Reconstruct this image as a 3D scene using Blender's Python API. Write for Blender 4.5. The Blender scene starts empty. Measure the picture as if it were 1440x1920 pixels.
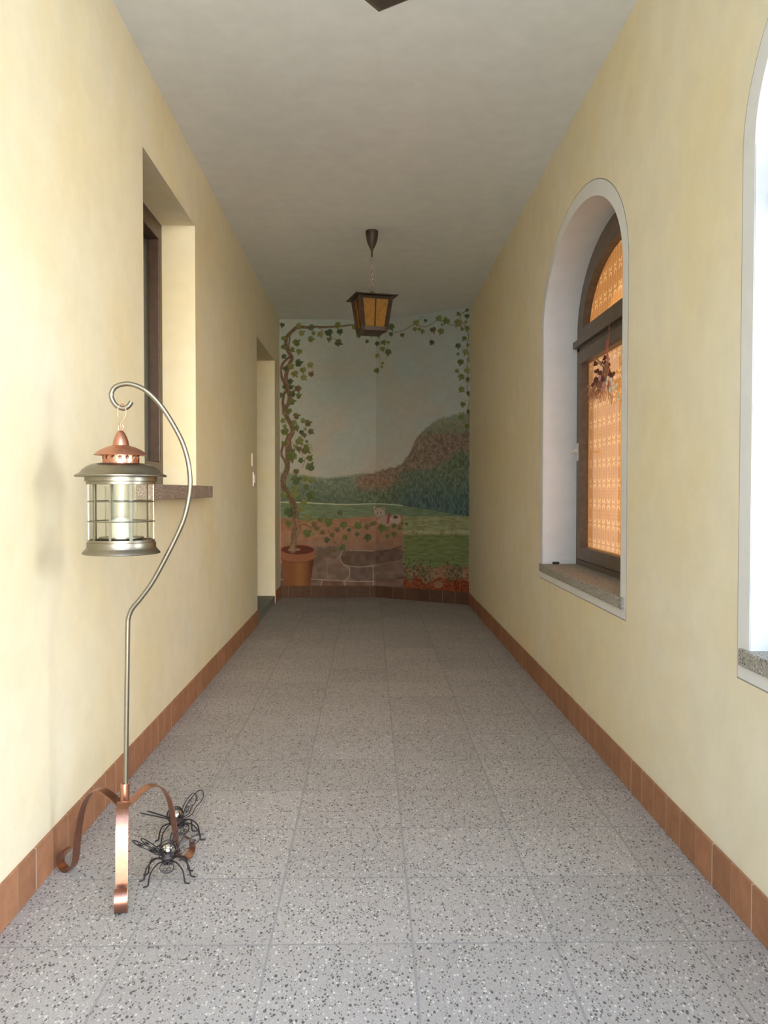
import bpy, math, random
import numpy as np
from mathutils import Vector, Matrix

random.seed(7)
SC = bpy.context.scene
COL = SC.collection
PI = math.pi

# ------------------------------------------------------------------ camera
F_PX = 1557.37
CAM_H = 1.27
YAW, PITCH, ROLL = 0.0174, 0.02536, 0.00064
_fw = Vector((math.sin(YAW) * math.cos(PITCH), math.cos(YAW) * math.cos(PITCH), -math.sin(PITCH)))
_r0 = Vector((math.cos(YAW), -math.sin(YAW), 0.0))
_u0 = _r0.cross(_fw)
_r = _r0 * math.cos(ROLL) + _u0 * math.sin(ROLL)
_u = _r.cross(_fw)
cam_d = bpy.data.cameras.new('camera')
cam = bpy.data.objects.new('camera', cam_d)
COL.objects.link(cam)
m = Matrix.Identity(4)
for i in range(3):
    m[i][0], m[i][1], m[i][2] = _r[i], _u[i], -_fw[i]
m[0][3], m[1][3], m[2][3] = 0.0, 0.0, CAM_H
cam.matrix_world = m
cam_d.sensor_fit = 'HORIZONTAL'
cam_d.sensor_width = 36.0
cam_d.lens = 36.0 * F_PX / 1440.0
cam_d.clip_start = 0.02
SC.camera = cam

# ------------------------------------------------------------------ world, exposure
SC.view_settings.view_transform = 'Standard'
SC.view_settings.look = 'None'
SC.view_settings.gamma = 1.0
SC.view_settings.exposure = 0.68
SC.view_settings.use_curve_mapping = False
SC.cycles.max_bounces = 16
SC.cycles.diffuse_bounces = 12
SC.cycles.transparent_max_bounces = 16
SC.cycles.caustics_reflective = False
SC.cycles.caustics_refractive = False
SC.cycles.sample_clamp_indirect = 6.0

w = bpy.data.worlds.new('daylight')
SC.world = w
w.use_nodes = True
wn = w.node_tree.nodes
wl = w.node_tree.links
bg = wn['Background']
tc = wn.new('ShaderNodeTexCoord')
sep = wn.new('ShaderNodeSeparateXYZ')
wl.new(tc.outputs['Generated'], sep.inputs[0])
rmp = wn.new('ShaderNodeValToRGB')
e = rmp.color_ramp.elements
e[0].position = 0.0
e[0].color = (0.54, 0.70, 0.98, 1)
e[1].position = 1.0
e[1].color = (0.46, 0.66, 1.05, 1)
k = rmp.color_ramp.elements.new(0.3)
k.color = (0.74, 0.90, 1.12, 1)
wl.new(sep.outputs['Z'], rmp.inputs[0])
# open, sunlit surroundings straight out of the passage's mouth (towards -Y, near the horizon)
def wm(op, a, b_=None):
    x = wn.new('ShaderNodeMath'); x.operation = op
    for i_, v_ in enumerate((a, b_)):
        if v_ is None: continue
        if isinstance(v_, (int, float)): x.inputs[i_].default_value = v_
        else: wl.new(v_, x.inputs[i_])
    return x.outputs[0]
dt_ = wm('ADD', wm('MULTIPLY', sep.outputs['Y'], -0.966), wm('MULTIPLY', sep.outputs['X'], 0.259))
lobe = wm('POWER', wm('MAXIMUM', dt_, 0.0), 18.0)
high = wm('MINIMUM', wm('MULTIPLY', wm('MAXIMUM', wm('SUBTRACT', sep.outputs['Z'], 0.22), 0.0), 3.0), 1.0)
wl.new(wm('ADD', wm('ADD', wm('MULTIPLY', lobe, 22.0), wm('SUBTRACT', 0.5, wm('MULTIPLY', wm('MAXIMUM', sep.outputs['X'], 0.0), 0.35))), wm('MULTIPLY', high, 1.9)), bg.inputs[1])
wmx = wn.new('ShaderNodeMix'); wmx.data_type = 'RGBA'
wl.new(wm('MINIMUM', wm('MULTIPLY', lobe, 1.3), 1.0), wmx.inputs[0]); wl.new(rmp.outputs[0], wmx.inputs[6])
wmx.inputs[7].default_value = (1.0, 0.88, 0.68, 1)
wl.new(wmx.outputs[2], bg.inputs[0])

# sun from behind the building: lights the ground in front of the open end
sd_ = bpy.data.lights.new('sun', 'SUN')
sd_.energy = 6.5
sd_.angle = 0.02
sd_.color = (0.86, 0.96, 1.0)
so = bpy.data.objects.new('sun', sd_)
COL.objects.link(so)
so.rotation_euler = Vector((-0.38, -0.45, -0.85)).to_track_quat('-Z', 'Y').to_euler()

# a bright patch of sky outside the near arched window (daylight through the window)
ld = bpy.data.lights.new('window_daylight', 'AREA')
ld.shape = 'RECTANGLE'
ld.size = 0.95
ld.size_y = 0.9
ld.energy = 15
ld.spread = math.radians(110)
ld.color = (0.94, 0.98, 1.0)
lo = bpy.data.objects.new('window_daylight', ld)
COL.objects.link(lo)
lo.location = (2.9, 1.5, 1.75)
lo.rotation_euler = (Vector((-1.065, 2.3, 0.70)) - lo.location).to_track_quat('-Z', 'Y').to_euler()

# daylight outside the far arched window, shining through its orange curtains
ld = bpy.data.lights.new('window_daylight', 'AREA')
ld.shape = 'RECTANGLE'
ld.size = 1.7
ld.size_y = 1.3
ld.energy = 10
ld.color = (1.0, 0.98, 0.95)
lo = bpy.data.objects.new('window_daylight', ld)
COL.objects.link(lo)
lo.location = (2.1, 4.47, 1.3)
lo.rotation_euler = Vector((-1, 0, 0)).to_track_quat('-Z', 'Y').to_euler()

# ------------------------------------------------------------------ room dimensions
XL, XR, H, BB = -1.065, 1.11, 3.30, 0.138
YN = 0.35                     # near (open) end
YB = 9.90                     # back wall
XM = 0.075                    # where the back wall turns
YR = 9.22                     # back wall meets the right wall
GX, GY, TILE = -0.279, 2.298, 0.40


def px(x, y, Y=None, X=None, Z=None):
    d = _r * ((x - 720) / F_PX) + _u * ((960 - y) / F_PX) + _fw
    if Y is not None: t = Y / d.y
    elif X is not None: t = X / d.x
    else: t = (Z - CAM_H) / d.z
    return Vector((d.x * t, d.y * t, CAM_H + d.z * t))


# ------------------------------------------------------------------ materials
def s2l(c):
    return tuple(((v / 255) / 12.92 if v / 255 <= 0.04045 else ((v / 255 + 0.055) / 1.055) ** 2.4) for v in c)


class NT:
    def __init__(self, name):
        self.m = bpy.data.materials.new(name)
        self.m.use_nodes = True
        self.t = self.m.node_tree
        self.b = self.t.nodes['Principled BSDF']
        self.out = self.t.nodes['Material Output']

    def n(self, kind, **kw):
        nd = self.t.nodes.new(kind)
        for a, v in kw.items(): setattr(nd, a, v)
        return nd

    def l(self, a, b): self.t.links.new(a, b)

    def pos(self):
        g = self.n('ShaderNodeTexCoord')
        return g.outputs['Object']

    def noise(self, scale, detail=3, rough=0.5, vec=None):
        nd = self.n('ShaderNodeTexNoise')
        nd.inputs['Scale'].default_value = scale
        nd.inputs['Detail'].default_value = detail
        nd.inputs['Roughness'].default_value = rough
        self.l(vec if vec is not None else self.pos(), nd.inputs['Vector'])
        return nd.outputs['Fac']

    def ramp(self, fac, stops):
        r = self.n('ShaderNodeValToRGB')
        el = r.color_ramp.elements
        while len(el) > 1: el.remove(el[-1])
        el[0].position = stops[0][0]
        c = stops[0][1]
        el[0].color = (*c, 1) if not isinstance(c, (int, float)) else (c, c, c, 1)
        for p, c in stops[1:]:
            q = el.new(p)
            q.color = (*c, 1) if not isinstance(c, (int, float)) else (c, c, c, 1)
        self.l(fac, r.inputs[0])
        return r.outputs[0]

    def mix(self, fac, a, b, mode='MIX'):
        x = self.n('ShaderNodeMix', data_type='RGBA', blend_type=mode)
        for idx, v in ((0, fac), (6, a), (7, b)):
            if hasattr(v, 'is_linked') or isinstance(v, bpy.types.NodeSocket): self.l(v, x.inputs[idx])
            elif isinstance(v, (int, float)): x.inputs[idx].default_value = v if idx == 0 else (v, v, v, 1)
            else: x.inputs[idx].default_value = (*v, 1)
        return x.outputs[2]

    def math(self, op, a, b=None, c=None):
        x = self.n('ShaderNodeMath', operation=op)
        for i, v in enumerate((a, b, c)):
            if v is None: continue
            if isinstance(v, bpy.types.NodeSocket): self.l(v, x.inputs[i])
            else: x.inputs[i].default_value = v
        return x.outputs[0]

    def bump(self, h, strength=0.2, dist=0.01):
        b = self.n('ShaderNodeBump')
        b.inputs['Strength'].default_value = strength
        b.inputs['Distance'].default_value = dist
        self.l(h, b.inputs['Height'])
        self.l(b.outputs[0], self.b.inputs['Normal'])

    def col(self, v):
        if isinstance(v, bpy.types.NodeSocket): self.l(v, self.b.inputs['Base Color'])
        else: self.b.inputs['Base Color'].default_value = (*v, 1)

    def rough(self, v):
        if isinstance(v, bpy.types.NodeSocket): self.l(v, self.b.inputs['Roughness'])
        else: self.b.inputs['Roughness'].default_value = v


def mat_wall(name, base, hi, lo):
    t = NT(name)
    n1 = t.noise(1.3, 4, 0.6)
    c = t.ramp(n1, [(0.3, lo), (0.5, base), (0.72, hi)])
    n2 = t.noise(7, 5, 0.65)
    c2 = t.ramp(n2, [(0.35, 0.94), (0.65, 1.0)])
    t.col(t.mix(1.0, c, c2, 'MULTIPLY'))
    t.rough(0.8)
    t.b.inputs['Specular IOR Level'].default_value = 0.25
    t.bump(t.noise(160, 4, 0.6), 0.25, 0.002)
    return t.m


M_WALL = mat_wall('yellow_plaster', (0.865, 0.79, 0.585), (0.875, 0.82, 0.67), (0.865, 0.755, 0.495))
M_CEIL = mat_wall('white_ceiling_plaster', (0.835, 0.87, 0.91), (0.845, 0.88, 0.92), (0.825, 0.86, 0.90))
M_WHITE = mat_wall('white_window_plaster', (0.80, 0.80, 0.80), (0.81, 0.81, 0.81), (0.79, 0.79, 0.79))


def mat_simple(name, color, rough=0.5, metal=0.0, nscale=40, var=0.1, bump=0.0, spec=0.5):
    t = NT(name)
    n = t.noise(nscale, 4, 0.6)
    a = tuple(v * (1 - var) for v in color)
    b = tuple(min(1, v * (1 + var)) for v in color)
    t.col(t.ramp(n, [(0.3, a), (0.7, b)]))
    t.rough(rough)
    t.b.inputs['Metallic'].default_value = metal
    t.b.inputs['Specular IOR Level'].default_value = spec
    if bump: t.bump(n, bump, 0.002)
    return t.m


def mat_terrazzo(name, tiles=True, base=(0.40, 0.37, 0.355), scale=118.0):
    t = NT(name)
    P = t.pos()
    nb = t.noise(2.0, 3, 0.6)
    c = t.ramp(nb, [(0.3, tuple(v * 0.92 for v in base)), (0.7, tuple(v * 1.08 for v in base))])
    fine = t.noise(230, 2, 0.6)
    c = t.mix(0.35, c, t.ramp(fine, [(0.3, tuple(v * 0.6 for v in base)), (0.7, tuple(min(1, v * 1.5) for v in base))]))

    def chips(c, sc, lo, hi, size, colr, seed):
        mp = t.n('ShaderNodeMapping')
        mp.inputs['Location'].default_value = (seed, seed * 1.7, 0.13 * seed)
        mp.inputs['Rotation'].default_value = (0, 0, seed)
        mp.inputs['Scale'].default_value = (1.0, 0.62, 1.0)
        t.l(P, mp.inputs['Vector'])
        v = t.n('ShaderNodeTexVoronoi')
        v.inputs['Scale'].default_value = sc
        v.inputs['Randomness'].default_value = 1.0
        t.l(mp.outputs[0], v.inputs['Vector'])
        sx = t.n('ShaderNodeSeparateColor')
        t.l(v.outputs['Color'], sx.inputs[0])
        sel = t.math('MULTIPLY', t.math('GREATER_THAN', sx.outputs[0], lo), t.math('LESS_THAN', sx.outputs[0], hi))
        thr = t.math('MULTIPLY', t.math('ADD', sx.outputs[1], 0.35), size)
        near = t.math('LESS_THAN', v.outputs['Distance'], thr)
        f = t.math('MULTIPLY', sel, near)
        return t.mix(f, c, colr)
    c = chips(c, scale, 0.0, 0.26, 0.38, (0.12, 0.11, 0.105), 0.7)
    c = chips(c, scale * 1.5, 0.0, 0.34, 0.40, (0.15, 0.135, 0.12), 1.9)
    c = chips(c, scale * 1.1, 0.0, 0.22, 0.38, (0.62, 0.60, 0.57), 3.1)
    c = chips(c, scale * 1.9, 0.0, 0.35, 0.40, (0.50, 0.46, 0.41), 4.3)
    if tiles:
        s = t.n('ShaderNodeSeparateXYZ')
        t.l(P, s.inputs[0])

        def line(o, off):
            u = t.math('DIVIDE', t.math('SUBTRACT', o, off), TILE)
            fr = t.math('SUBTRACT', u, t.math('ROUND', u))
            return t.math('LESS_THAN', t.math('ABSOLUTE', fr), 0.0085), t.math('ROUND', t.math('SUBTRACT', u, 0.5))
        lx, ix = line(s.outputs[0], GX)
        ly, iy = line(s.outputs[1], GY)
        g = t.math('MAXIMUM', lx, ly)
        cb = t.n('ShaderNodeCombineXYZ')
        t.l(ix, cb.inputs[0]); t.l(iy, cb.inputs[1])
        wn_ = t.n('ShaderNodeTexWhiteNoise', noise_dimensions='3D')
        t.l(cb.outputs[0], wn_.inputs['Vector'])
        tv = t.ramp(wn_.outputs['Value'], [(0.0, 0.93), (1.0, 1.04)])
        c = t.mix(1.0, c, tv, 'MULTIPLY')
        c = t.mix(t.math('MULTIPLY', g, 0.75), c, (0.275, 0.27, 0.275))
        t.bump(t.math('SUBTRACT', 1.0, g), 0.3, 0.002)
    t.col(c)
    t.rough(0.7)
    t.b.inputs['Specular IOR Level'].default_value = 0.1
    return t.m


M_FLOOR = mat_terrazzo('terrazzo_floor')
M_SILL = mat_terrazzo('terrazzo_sill', False, (0.36, 0.34, 0.30), 150)
M_SILL_RED = mat_terrazzo('reddish_terrazzo_sill', False, (0.30, 0.22, 0.18), 150)


def mat_tiles(name, axis, dark=1.0):
    t = NT(name)
    P = t.pos()
    s = t.n('ShaderNodeSeparateXYZ')
    t.l(P, s.inputs[0])
    o = s.outputs[axis]
    u = t.math('DIVIDE', o, 0.138)
    fr = t.math('SUBTRACT', u, t.math('ROUND', u))
    wn_ = t.n('ShaderNodeTexWhiteNoise', noise_dimensions='1D')
    t.l(t.math('ROUND', u), wn_.inputs['W'])
    lw = t.math('ADD', t.math('MULTIPLY', wn_.outputs['Value'], 0.012), 0.010)
    g = t.math('LESS_THAN', t.math('ABSOLUTE', fr), lw)
    w2 = t.n('ShaderNodeTexWhiteNoise', noise_dimensions='1D')
    t.l(t.math('ROUND', t.math('SUBTRACT', u, 0.5)), w2.inputs['W'])
    n = t.noise(14, 5, 0.65)
    c = t.ramp(n, [(0.3, tuple(v * dark for v in (0.33, 0.155, 0.085))), (0.7, tuple(v * dark for v in (0.43, 0.215, 0.12)))])
    c = t.mix(1.0, c, t.ramp(w2.outputs['Value'], [(0, 0.9), (1, 1.08)]), 'MULTIPLY')
    st = t.math('MULTIPLY', g, t.math('ADD', t.math('MULTIPLY', wn_.outputs['Value'], 0.6), 0.3))
    c = t.mix(st, c, tuple(v * (dark if dark == 1.0 else 0.3) for v in (0.62, 0.56, 0.48)))
    t.col(c)
    t.rough(0.6)
    t.b.inputs['Specular IOR Level'].default_value = 0.2
    t.bump(n, 0.1, 0.002)
    return t.m


M_BB_Y = mat_tiles('terracotta_skirting_tile', 1)
M_BB_X = mat_tiles('dark_skirting_tile_back', 0, 0.27)
M_GROOVE = mat_simple('grey_joint', (0.30, 0.29, 0.27), 0.9)
M_WOOD = mat_simple('brown_window_wood', (0.13, 0.095, 0.07), 0.45, 0, 25, 0.25)
M_WOODRED = mat_simple('dark_red_brown_window_wood', (0.075, 0.040, 0.024), 0.4, 0, 25, 0.25)
M_DARK = mat_simple('dark_rubber', (0.04, 0.04, 0.04), 0.7)
M_STEEL = mat_simple('brushed_nickel', (0.29, 0.265, 0.215), 0.36, 1.0, 90, 0.06)
M_COPPER = mat_simple('brushed_copper', (0.60, 0.29, 0.20), 0.33, 1.0, 90, 0.08)
M_COPPERD = mat_simple('worn_copper_strap', (0.40, 0.205, 0.15), 0.36, 1.0, 60, 0.12)
M_IRON = mat_simple('black_wire', (0.035, 0.03, 0.035), 0.4, 0.6, 90, 0.2)
M_BRONZE = mat_simple('dark_bronze_sheet', (0.085, 0.06, 0.045), 0.5, 0.5, 50, 0.25)
M_CHAIN = mat_simple('old_brass_chain', (0.42, 0.33, 0.27), 0.4, 0.8, 60, 0.1)
M_BALL = mat_simple('mirrored_silver_glass', (0.75, 0.73, 0.68), 0.10, 1.0, 30, 0.05)
M_WAX = mat_simple('ivory_wax', (0.70, 0.68, 0.58), 0.6, 0, 20, 0.03)
M_PLASTIC = mat_simple('ivory_plastic', (0.74, 0.68, 0.60), 0.4, 0, 20, 0.03)
M_HANDLE = mat_simple('white_handle', (0.80, 0.78, 0.72), 0.35)
M_DRIED = mat_simple('dried_brown_plant', (0.16, 0.06, 0.04), 0.85, 0, 60, 0.4)
M_TWIG = mat_simple('dried_straw', (0.45, 0.24, 0.15), 0.85, 0, 60, 0.4)
M_PINK = mat_simple('pink_petals', (0.70, 0.36, 0.42), 0.7, 0, 60, 0.15)
M_CREAM = mat_simple('cream_petals', (0.95, 0.86, 0.70), 0.7, 0, 60, 0.08)
M_STRING = mat_simple('red_string', (0.50, 0.16, 0.12), 0.8)
M_STEP = mat_terrazzo('grey_step_stone', False, (0.24, 0.25, 0.22), 150)
M_GROUND = mat_simple('pale_gravel', (0.42, 0.40, 0.36), 0.9, 0, 6, 0.15)
M_ROOM = mat_simple('dim_room_paint', (0.10, 0.10, 0.10), 0.9)
M_DOOR = mat_simple('brown_door_wood', (0.14, 0.075, 0.04), 0.5, 0, 20, 0.2)


def mat_glass(name, tint=(1, 1, 1), refl=0.10):
    t = NT(name)
    tr = t.n('ShaderNodeBsdfTransparent')
    tr.inputs[0].default_value = (*tint, 1)
    gl = t.n('ShaderNodeBsdfGlossy')
    gl.inputs['Roughness'].default_value = 0.03
    lw = t.n('ShaderNodeLayerWeight')
    lw.inputs['Blend'].default_value = 0.12
    n = t.noise(5, 2, 0.5)
    f = t.math('MULTIPLY', t.math('ADD', lw.outputs['Fresnel'], refl), t.math('ADD', t.math('MULTIPLY', n, 0.1), 0.35))
    mx = t.n('ShaderNodeMixShader')
    t.l(f, mx.inputs[0]); t.l(tr.outputs[0], mx.inputs[1]); t.l(gl.outputs[0], mx.inputs[2])
    t.l(mx.outputs[0], t.out.inputs['Surface'])
    return t.m


M_GLASS = mat_glass('clear_window_glass', (0.93, 0.95, 0.94), 0.0)
M_GLASS2 = mat_glass('dark_room_window_glass', (0.9, 0.93, 0.93), 0.55)
M_LGLASS = mat_glass('clear_lantern_glass', (0.965, 0.985, 0.965), 0.03)


def mat_curtain():
    t = NT('orange_lace_curtain')
    P = t.pos()
    s = t.n('ShaderNodeSeparateXYZ')
    t.l(P, s.inputs[0])
    y, z = s.outputs[1], s.outputs[2]

    def wrap(v, per, off):
        u = t.math('DIVIDE', t.math('SUBTRACT', v, off), per)
        return t.math('MULTIPLY', t.math('SUBTRACT', u, t.math('ROUND', u)), per)
    yy = wrap(y, 0.098, 0.0)

    def arc(zoff, sign):
        zz = wrap(z, 0.122, zoff)
        r = t.math('SQRT', t.math('ADD', t.math('MULTIPLY', t.math('MULTIPLY', yy, yy), 0.62), t.math('MULTIPLY', t.math('MULTIPLY', zz, zz), 1.1)))
        ring = t.math('LESS_THAN', t.math('ABSOLUTE', t.math('SUBTRACT', r, 0.0165)), 0.0055)
        half = t.math('GREATER_THAN', t.math('MULTIPLY', zz, sign), -0.004)
        return t.math('MULTIPLY', ring, half)
    a = t.math('MAXIMUM', arc(0.0, -1), arc(-0.050, 1))
    dot = t.n('ShaderNodeTexVoronoi')
    dot.inputs['Scale'].default_value = 55
    t.l(P, dot.inputs['Vector'])
    dd = t.math('LESS_THAN', dot.outputs['Distance'], 0.22)
    wv = t.math('LESS_THAN', t.math('ABSOLUTE', wrap(y, 0.049, 0.024)), 0.008)
    dash = t.math('LESS_THAN', t.math('ABSOLUTE', wrap(z, 0.02, 0.0)), 0.006)
    f = t.math('MINIMUM', 1.0, t.math('ADD', a, t.math('ADD', t.math('MULTIPLY', dd, 0.30), t.math('MULTIPLY', t.math('MULTIPLY', wv, dash), 0.35))))
    n = t.noise(3.0, 2, 0.5)
    base = t.ramp(n, [(0.3, (0.41, 0.15, 0.038)), (0.7, (0.46, 0.175, 0.045))])
    c = t.mix(f, base, (0.66, 0.34, 0.12))
    d = t.n('ShaderNodeBsdfDiffuse')
    tl = t.n('ShaderNodeBsdfTranslucent')
    t.l(c, d.inputs[0]); t.l(c, tl.inputs[0])
    mx = t.n('ShaderNodeMixShader')
    mx.inputs[0].default_value = 0.5
    t.l(d.outputs[0], mx.inputs[1]); t.l(tl.outputs[0], mx.inputs[2])
    t.l(mx.outputs[0], t.out.inputs['Surface'])
    return t.m


M_CURTAIN = mat_curtain()


def mat_amber():
    t = NT('amber_antique_glass')
    n = t.noise(18, 4, 0.6)
    c = t.ramp(n, [(0.3, (0.50, 0.23, 0.05)), (0.55, (0.62, 0.34, 0.08)), (0.75, (0.55, 0.20, 0.08))])
    d = t.n('ShaderNodeBsdfDiffuse')
    tl = t.n('ShaderNodeBsdfTranslucent')
    gl = t.n('ShaderNodeBsdfGlossy')
    gl.inputs['Roughness'].default_value = 0.2
    t.l(c, d.inputs[0]); t.l(c, tl.inputs[0])
    mx = t.n('ShaderNodeMixShader')
    mx.inputs[0].default_value = 0.6
    t.l(d.outputs[0], mx.inputs[1]); t.l(tl.outputs[0], mx.inputs[2])
    m2 = t.n('ShaderNodeMixShader')
    m2.inputs[0].default_value = 0.05
    t.l(mx.outputs[0], m2.inputs[1]); t.l(gl.outputs[0], m2.inputs[2])
    t.l(m2.outputs[0], t.out.inputs['Surface'])
    return t.m


M_AMBER = mat_amber()


# ------------------------------------------------------------------ mesh helpers
class MB:
    def __init__(self):
        self.v, self.f, self.mi = [], [], []

    def add(self, vs, fs, mi=0):
        o = len(self.v)
        self.v += [tuple(p) for p in vs]
        self.f += [tuple(i + o for i in f) for f in fs]
        self.mi += [mi] * len(fs)

    def quad(self, a, b, c, d, mi=0):
        self.add([a, b, c, d], [(0, 1, 2, 3)], mi)

    def box(self, x0, x1, y0, y1, z0, z1, mi=0):
        vs = [(x, y, z) for x in (x0, x1) for y in (y0, y1) for z in (z0, z1)]
        self.add(vs, [(0, 1, 3, 2), (4, 6, 7, 5), (0, 4, 5, 1), (2, 3, 7, 6), (0, 2, 6, 4), (1, 5, 7, 3)], mi)

    def lathe(self, prof, seg=48, c=(0, 0, 0), close=False, mi=0):
        vs = []
        for r, z in prof:
            for i in range(seg):
                a = 2 * PI * i / seg
                vs.append((c[0] + r * math.cos(a), c[1] + r * math.sin(a), c[2] + z))
        fs = []
        n = len(prof)
        for j in range(n if close else n - 1):
            j2 = (j + 1) % n
            for i in range(seg):
                i2 = (i + 1) % seg
                fs.append((j * seg + i, j * seg + i2, j2 * seg + i2, j2 * seg + i))
        self.add(vs, fs, mi)

    def tube(self, pts, r, seg=8, closed=False, cap=True, mi=0):
        P = [Vector(p) for p in pts]
        n = len(P)
        rad = r if isinstance(r, (list, tuple)) else [r] * n
        T = []
        for i in range(n):
            a = P[(i - 1) % n] if (closed or i > 0) else P[0]
            b = P[(i + 1) % n] if (closed or i < n - 1) else P[-1]
            T.append((b - a).normalized())
        up = Vector((0, 0, 1)) if abs(T[0].z) < 0.9 else Vector((1, 0, 0))
        N = (up - T[0] * up.dot(T[0])).normalized()
        vs = []
        for i in range(n):
            if i:
                N = (N - T[i] * N.dot(T[i]))
                N = N.normalized() if N.length > 1e-6 else Vector((1, 0, 0))
            B = T[i].cross(N)
            for k in range(seg):
                a = 2 * PI * k / seg
                vs.append(P[i] + N * (rad[i] * math.cos(a)) + B * (rad[i] * math.sin(a)))
        fs = []
        for i in range(n if closed else n - 1):
            j = (i + 1) % n
            for k in range(seg):
                k2 = (k + 1) % seg
                fs.append((i * seg + k, i * seg + k2, j * seg + k2, j * seg + k))
        if cap and not closed:
            fs.append(tuple(range(seg - 1, -1, -1)))
            fs.append(tuple((n - 1) * seg + k for k in range(seg)))
        self.add(vs, fs, mi)

    def sphere(self, c, r, seg=24, rings=14, sc=(1, 1, 1), mi=0):
        vs = [(c[0], c[1], c[2] - r * sc[2])]
        for j in range(1, rings):
            t = -PI / 2 + PI * j / rings
            for i in range(seg):
                a = 2 * PI * i / seg
                vs.append((c[0] + sc[0] * r * math.cos(t) * math.cos(a), c[1] + sc[1] * r * math.cos(t) * math.sin(a), c[2] + sc[2] * r * math.sin(t)))
        vs.append((c[0], c[1], c[2] + r * sc[2]))
        fs = [(0, 1 + (i + 1) % seg, 1 + i) for i in range(seg)]
        for j in range(rings - 2):
            for i in range(seg):
                i2 = (i + 1) % seg
                fs.append((1 + j * seg + i, 1 + j * seg + i2, 1 + (j + 1) * seg + i2, 1 + (j + 1) * seg + i))
        o = 1 + (rings - 2) * seg
        fs += [(o + i, o + (i + 1) % seg, len(vs) - 1) for i in range(seg)]
        self.add(vs, fs, mi)

    def strap(self, prof, half, thick, d, c):
        """flat strap following a (r, z) profile in vertical direction d, width 2*half"""
        D = Vector((math.cos(d), math.sin(d), 0)); S = Vector((-math.sin(d), math.cos(d), 0))
        C = Vector(c)
        n = len(prof)
        vs = []
        for i, (r, z) in enumerate(prof):
            a = prof[max(0, i - 1)]; b = prof[min(n - 1, i + 1)]
            tx, tz = b[0] - a[0], b[1] - a[1]
            L = math.hypot(tx, tz) or 1
            nx, nz = -tz / L, tx / L
            p = C + D * r + Vector((0, 0, z))
            nn = D * nx + Vector((0, 0, nz))
            for sgn in (-1, 1):
                for q in (0.5, -0.5):
                    vs.append(p + S * (half * sgn) + nn * (thick * q))
        fs = []
        for i in range(n - 1):
            o, q = i * 4, (i + 1) * 4
            fs += [(o, q, q + 2, o + 2), (o + 1, o + 3, q + 3, q + 1), (o, o + 1, q + 1, q), (o + 2, q + 2, q + 3, o + 3)]
        fs += [(0, 2, 3, 1), ((n - 1) * 4, (n - 1) * 4 + 1, (n - 1) * 4 + 3, (n - 1) * 4 + 2)]
        self.add(vs, fs)

    def build(self, name, mats, parent=None, smooth=False, angle=40, origin=None, bevel=0.0):
        me = bpy.data.meshes.new(name)
        o = origin or (0, 0, 0)
        me.from_pydata([(a - o[0], b - o[1], c - o[2]) for a, b, c in self.v], [], self.f)
        if not isinstance(mats, (list, tuple)): mats = [mats]
        for mm in mats: me.materials.append(mm)
        if len(mats) > 1: me.polygons.foreach_set('material_index', self.mi)
        import bmesh
        bm = bmesh.new(); bm.from_mesh(me)
        bmesh.ops.remove_doubles(bm, verts=bm.verts, dist=1e-6)
        bmesh.ops.recalc_face_normals(bm, faces=bm.faces)
        bm.to_mesh(me); bm.free()
        if smooth:
            me.polygons.foreach_set('use_smooth', [True] * len(me.polygons))
            me.set_sharp_from_angle(angle=math.radians(angle))
        ob = bpy.data.objects.new(name, me)
        COL.objects.link(ob)
        ob.location = o
        if parent is not None:
            ob.parent = parent
            pw = Vector((0, 0, 0)); q_ = parent
            while q_ is not None: pw += q_.location; q_ = q_.parent
            ob.location = Vector(o) - pw
        if bevel:
            b = ob.modifiers.new('bevel', 'BEVEL')
            b.width = bevel; b.segments = 2; b.limit_method = 'ANGLE'
        return ob


def tag(o, label=None, cat=None, group=None, kind=None):
    if label: o['label'] = label
    if cat: o['category'] = cat
    if group: o['group'] = group
    if kind: o['kind'] = kind
    return o


def empty(name, loc, **kw):
    o = bpy.data.objects.new(name, None)
    COL.objects.link(o)
    o.location = loc
    o.empty_display_size = 0.1
    return tag(o, **kw)


def catmull(P, n=8):
    P = [Vector(p) for p in P]
    out = []
    for i in range(len(P) - 1):
        p0 = P[max(0, i - 1)]; p1 = P[i]; p2 = P[i + 1]; p3 = P[min(len(P) - 1, i + 2)]
        for k in range(n):
            t = k / n
            out.append(0.5 * ((2 * p1) + (p2 - p0) * t + (2 * p0 - 5 * p1 + 4 * p2 - p3) * t * t + (3 * p1 - p0 - 3 * p2 + p3) * t ** 3))
    out.append(P[-1])
    return out


# ------------------------------------------------------------------ structure
b = MB(); b.quad((XL - 0.6, -3, 0), (XR + 0.02, -3, 0), (XR + 0.02, YB + 0.1, 0), (XL - 0.6, YB + 0.1, 0))
tag(b.build('floor', M_FLOOR), 'grey speckled terrazzo tile floor of the passage', kind='structure')
b = MB(); b.box(-25, 25, -25, 25, -0.3, -0.012)
tag(b.build('ground', M_GROUND), 'pale ground outside the passage', kind='structure')
b = MB(); b.box(XL - 0.4, XR + 0.4, YN, YB + 0.3, H, H + 0.2)
tag(b.build('ceiling', M_CEIL), 'plain off-white plaster ceiling', kind='structure')

# arch data (window 2 is the near one, window 3 the far one)
EL_A, EL_B, EL_Z = 0.905, 0.58, 2.27
BAND = 0.075
WINS = [1.565, 4.472]
SILL_TOP = 0.80


def arch_z(y, yc, a, bb):
    t = (y - yc) / a
    return EL_Z + bb * math.sqrt(max(0, 1 - t * t))


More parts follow.
